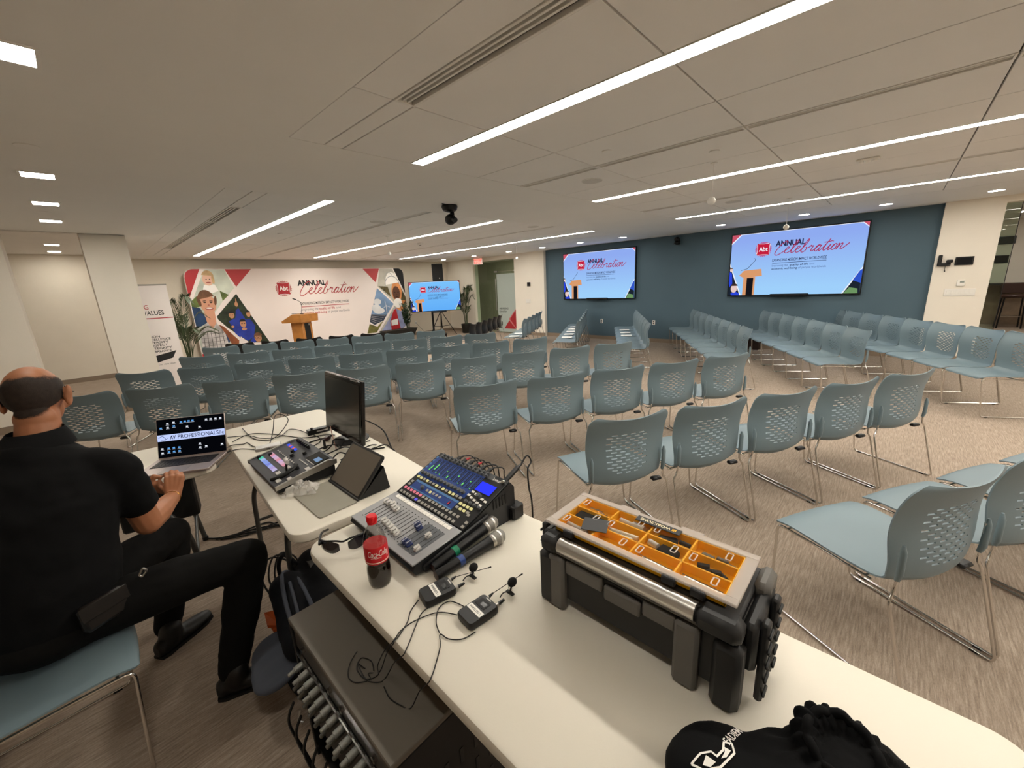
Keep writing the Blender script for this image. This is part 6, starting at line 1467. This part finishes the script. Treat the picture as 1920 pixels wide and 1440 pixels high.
# shoes
def shoe(heel, toe, side):
    h, q = Vector(heel), Vector(toe); d = (q - h).normalized(); s_ = Vector((-d.y, d.x, 0)); L = (q - h).length; m = MB()
    m.loft([(h + d * (L * f) + Vector((0, 0, z)), s_ * w_, Vector((0, 0, hh))) for f, w_, z, hh in ((0, .022, .040, .032), (.06, .036, .042, .040), (.3, .040, .042, .044), (.55, .046, .034, .034), (.8, .046, .028, .026), (.95, .032, .024, .020), (1.0, .012, .022, .014))], 18); cap(m, h + d * .07 + Vector((0, 0, .06)), h + d * .08 + Vector((0, 0, .10)), .048, .046)
    o = organic(L_(m), 'shoe', M_shoe, man, .006, 4)
    so = MB().prism([((h + d * (L * f) + s_ * w_ * k)[0] - MO.x, (h + d * (L * f) + s_ * w_ * k)[1] - MO.y) for k, seq in ((1, (0, .1, .3, .55, .8, .97)), (-1, (.97, .8, .55, .3, .1, 0))) for f in seq for w_ in [{0: .026, .1: .038, .3: .040, .55: .047, .8: .046, .97: .028}[f]]], 0.0, .014); so.build('sole', M_rub, o)
shoe((.075, 1.885, 0), (.335, 1.80, 0), 1); shoe((-.075, 2.335, 0), (.155, 2.475, 0), -1)
pc = MB().box((0, 0, 0), (.135, .035, .095), .012, T(-.150 - MO.x, 1.905 - MO.y, .605 - MO.z) @ RZ(26) @ RX(-10)).build('belt_pouch', mat('black_leather', '#1c1815', .35), man, label='black leather phone pouch on the belt')
MB().box((0, -.019, .022), (.137, .004, .05), .0015, T(-.150 - MO.x, 1.905 - MO.y, .605 - MO.z) @ RZ(26) @ RX(-10)).build('pouch_flap', MATS['black_leather'], pc)
MB().tube(round_path([(-.045 - MO.x, 1.945 - MO.y, .655), (-.03 - MO.x, 1.94 - MO.y, .68), (-.02 - MO.x, 1.94 - MO.y, .665), (-.038 - MO.x, 1.942 - MO.y, .645)], .006, 4, True), .004, 6, closed=True).build('key_clip', M_alu, man, label='small pale key clip at the belt')
dw = (RW - RE).normalized(); wu = dw.orthogonal().normalized(); wv = dw.cross(wu); MB().tube([(RW - dw * .012 + (wu * math.cos(a) + wv * math.sin(a)) * .033 - MO)[:] for a in [2 * PI * k / 20 for k in range(20)]], .0018, 6, closed=True).build('bracelet', mat('gold_chain', '#c9953d', .25, 1.), man)

# ================================================================== soft bags
M_bag = mat('navy_black_nylon', '#0a0c12', .75, spec=.25, vary=(6, .3), bump=(260, .4, .001)); M_bagg = mat('grey_mesh_fabric', '#4a4f5a', .85, bump=(300, .5, .001)); M_org = mat('orange_lining', '#b5501c', .6, vary=(8, .2))
BO = Vector((.42, 1.72, 0))
bag = thing('backpack', 'open black backpack with grey flap and orange lining beside the rack', 'backpack', BO)
def B_(mb): mb.v = [(x - BO.x, y - BO.y, z) for x, y, z in mb.v]; return mb
m = MB(); m.loft([((.44, 1.74, 0.0), (.14, -.03, 0), (.04, .26, 0)), ((.44, 1.74, .10), (.15, -.03, 0), (.04, .28, 0)), ((.44, 1.75, .22), (.14, -.03, 0), (.04, .27, 0)), ((.45, 1.77, .30), (.10, -.02, 0), (.03, .22, 0))], 24)
cap(m, (.36, 1.60, .27), (.41, 1.93, .30), .075, .078); cap(m, (.50, 1.66, .27), (.56, 2.04, .28), .080, .085)
organic(B_(m), 'main_compartment', M_bag, bag, .011, 4, .5, lambda c: .012 * mnoise.noise((c.x * 9, c.y * 9, c.z * 9)))
B_(MB().tube(smooth_path([(.33, 1.56, .335), (.35, 1.72, .362), (.39, 1.90, .378), (.43, 1.99, .350), (.45, 1.90, .352), (.44, 1.74, .345), (.42, 1.58, .335)], 6), .009, 8)).build('zip_edge', M_bagg, bag, 60)
B_(MB().tube(smooth_path([(.35, 1.56, .345), (.38, 1.70, .366), (.41, 1.86, .374)], 6), .007, 8)).build('zip_track', M_bagg, bag, 60)
B_(MB().loft([((.52 + .05 * k, 1.96 + .03 * k, .345 - .005 * k), (.0, .045, -.005), (.004, .0, .018)) for k in range(2)], 10)).build('grey_band', mat('grey_webbing', '#4b4a48', .8), bag, 60)
B_(MB().tube(smooth_path([(.50, 2.02, .32), (.47, 2.12, .36), (.45, 2.20, .26), (.47, 2.24, .10), (.52, 2.2, .02)], 6), .011, 8)).build('shoulder_strap', M_bag, bag, 60)
fl = MB(); rings(fl, [(rrect(.16, .27, .07, 8), -.016), (rrect(.185, .295, .08, 8), -.006), (rrect(.185, .295, .08, 8), .006), (rrect(.16, .27, .07, 8), .014)], T(.262, 1.665, .205) @ RZ(-12) @ RY(-14))
organic(B_(fl), 'front_flap', M_bagg, bag, .007, 9, .6, lambda c: .010 * mnoise.noise((c.x * 10, c.y * 14, 3.)))
B_(MB().add([(.300, 1.92, .25), (.286, 1.83, .25), (.330, 1.775, .25), (.335, 1.87, .27)], [(0, 1, 2, 3)]).add([(.300, 1.92, .235), (.286, 1.83, .235), (.330, 1.775, .235), (.335, 1.87, .255)], [(3, 2, 1, 0)]).box((.315, 1.85, .22), (.03, .10, .03), .008)).build('orange_lining', M_org, bag, 0)
B_(MB().tube([(.265, 1.44, .13), (.25, 1.43, .10), (.262, 1.425, .085)], .004, 6)).build('zip_pull', M_alu, bag)

DO = Vector((.700, .000, TZ))
db = thing('drawstring_bag', 'black drawstring bag with white angular lettering on the table end', 'bag', DO)
m = MB(); q = Matrix.Rotation(math.radians(-40), 4, 'Z')
def dbp(p): return (Matrix.Translation(DO) @ q @ Vector(p))
m.ball((0, 0, 0), (1, 1, 1), 24, 14, Matrix.Translation(DO + Vector((-.030, -.02, .046))) @ q @ Matrix.Diagonal((.185, .125, .058, 1)))
m.ball((0, 0, 0), (1, 1, 1), 20, 12, Matrix.Translation(DO + Vector((.035, -.050, .055))) @ q @ Matrix.Diagonal((.12, .095, .058, 1)))
m.ball((0, 0, 0), (1, 1, 1), 20, 12, Matrix.Translation(DO + Vector((-.085, .105, .040))) @ q @ Matrix.Diagonal((.105, .10, .046, 1)))
m.tube([(DO + Vector((.045 + .052 * math.cos(a), -.035 + .052 * math.sin(a), .094 + .014 * math.cos(a - .5))))[:] for a in [2 * PI * k / 18 for k in range(18)]], .022, 8, closed=True)
m.v = [(x - DO.x, y - DO.y, max(.004, z - DO.z)) for x, y, z in m.v]
def fold(c):
    a = math.atan2(c.y + .035, c.x - .045); r = math.hypot(c.x - .045, c.y + .035); return (.006 * math.sin(a * 17) * max(0, 1 - abs(r - .06) / .06) + .007 * mnoise.noise((c.x * 12, c.y * 12, c.z * 14))) * (1 if c.z > .012 else 0)
bo = organic(m, 'cloth', mat('black_bag_cloth', '#050506', .85, spec=.2, bump=(300, .3, .001)), db, .006, 3, .5, fold)
mo = MB().tube([(.045 + .050 * math.cos(a), -.035 + .050 * math.sin(a), .116 + .014 * math.cos(a - .5) + .004 * math.sin(a * 9)) for a in [2 * PI * k / 54 for k in range(54)]], .008, 8, closed=True).build('gathered_hem', MATS['black_bag_cloth'], db, 60)
MB().tube(smooth_path([(.02, -.07, .118), (-.01, -.10, .110), (-.03, -.12, .098), (-.05, -.15, .080)], 6), .005, 8).build('drawstring', mat('grey_cord', '#54514d', .8), db, 60)
# print: draw flat, then lay it onto the cloth
dg = None
from mathutils.bvhtree import BVHTree
bv = BVHTree.FromPolygons([v.co[:] for v in bo.data.vertices], [tuple(p.vertices) for p in bo.data.polygons])
def lay(mb, lift=.0022):
    out = []
    for x, y, z in mb.v:
        hit = bv.ray_cast(Vector((x, y, .5)), Vector((0, 0, -1))); out.append((x, y, (hit[0].z if hit[0] else .03) + lift))
    mb.v = out; return mb
DM = T(-.092, .128, 0) @ RZ(-30)
m = MB(); put_text(m, 'FADIEM', 0, 0, .016, .012, .12, .056, 0, DM @ T(.040, .006, 0) @ RZ(20), 'l', .014); lay(m).build('print_lettering', M_white, db, 0)
m = MB(); K_ = .62
s_ = [(-.07, .010), (-.03, .020), (.0, .012), (.005, -.004), (.035, .004), (.055, .022), (.075, .012), (.06, -.012), (.03, -.020), (-.005, -.028), (-.05, -.018), (-.07, .010)]
ribbon(m, [tuple(Vector(a).lerp(Vector(b), k / 6) * K_) for a, b in zip(s_, s_[1:]) for k in range(6)] + [(s_[-1][0] * K_, s_[-1][1] * K_)], .0035, 0, DM)
for p in ([(-.045, -.006), (-.02, .010), (-.008, -.014), (-.03, -.018)], [(.012, -.012), (.035, -.002), (.045, .010), (.055, -.004), (.03, -.014)]): m.flat([(x * K_, y * K_) for x, y in p], 0, DM)
lay(m).build('print_emblem', M_white, db, 0)

if TMP: bpy.data.scenes.remove(TMP)
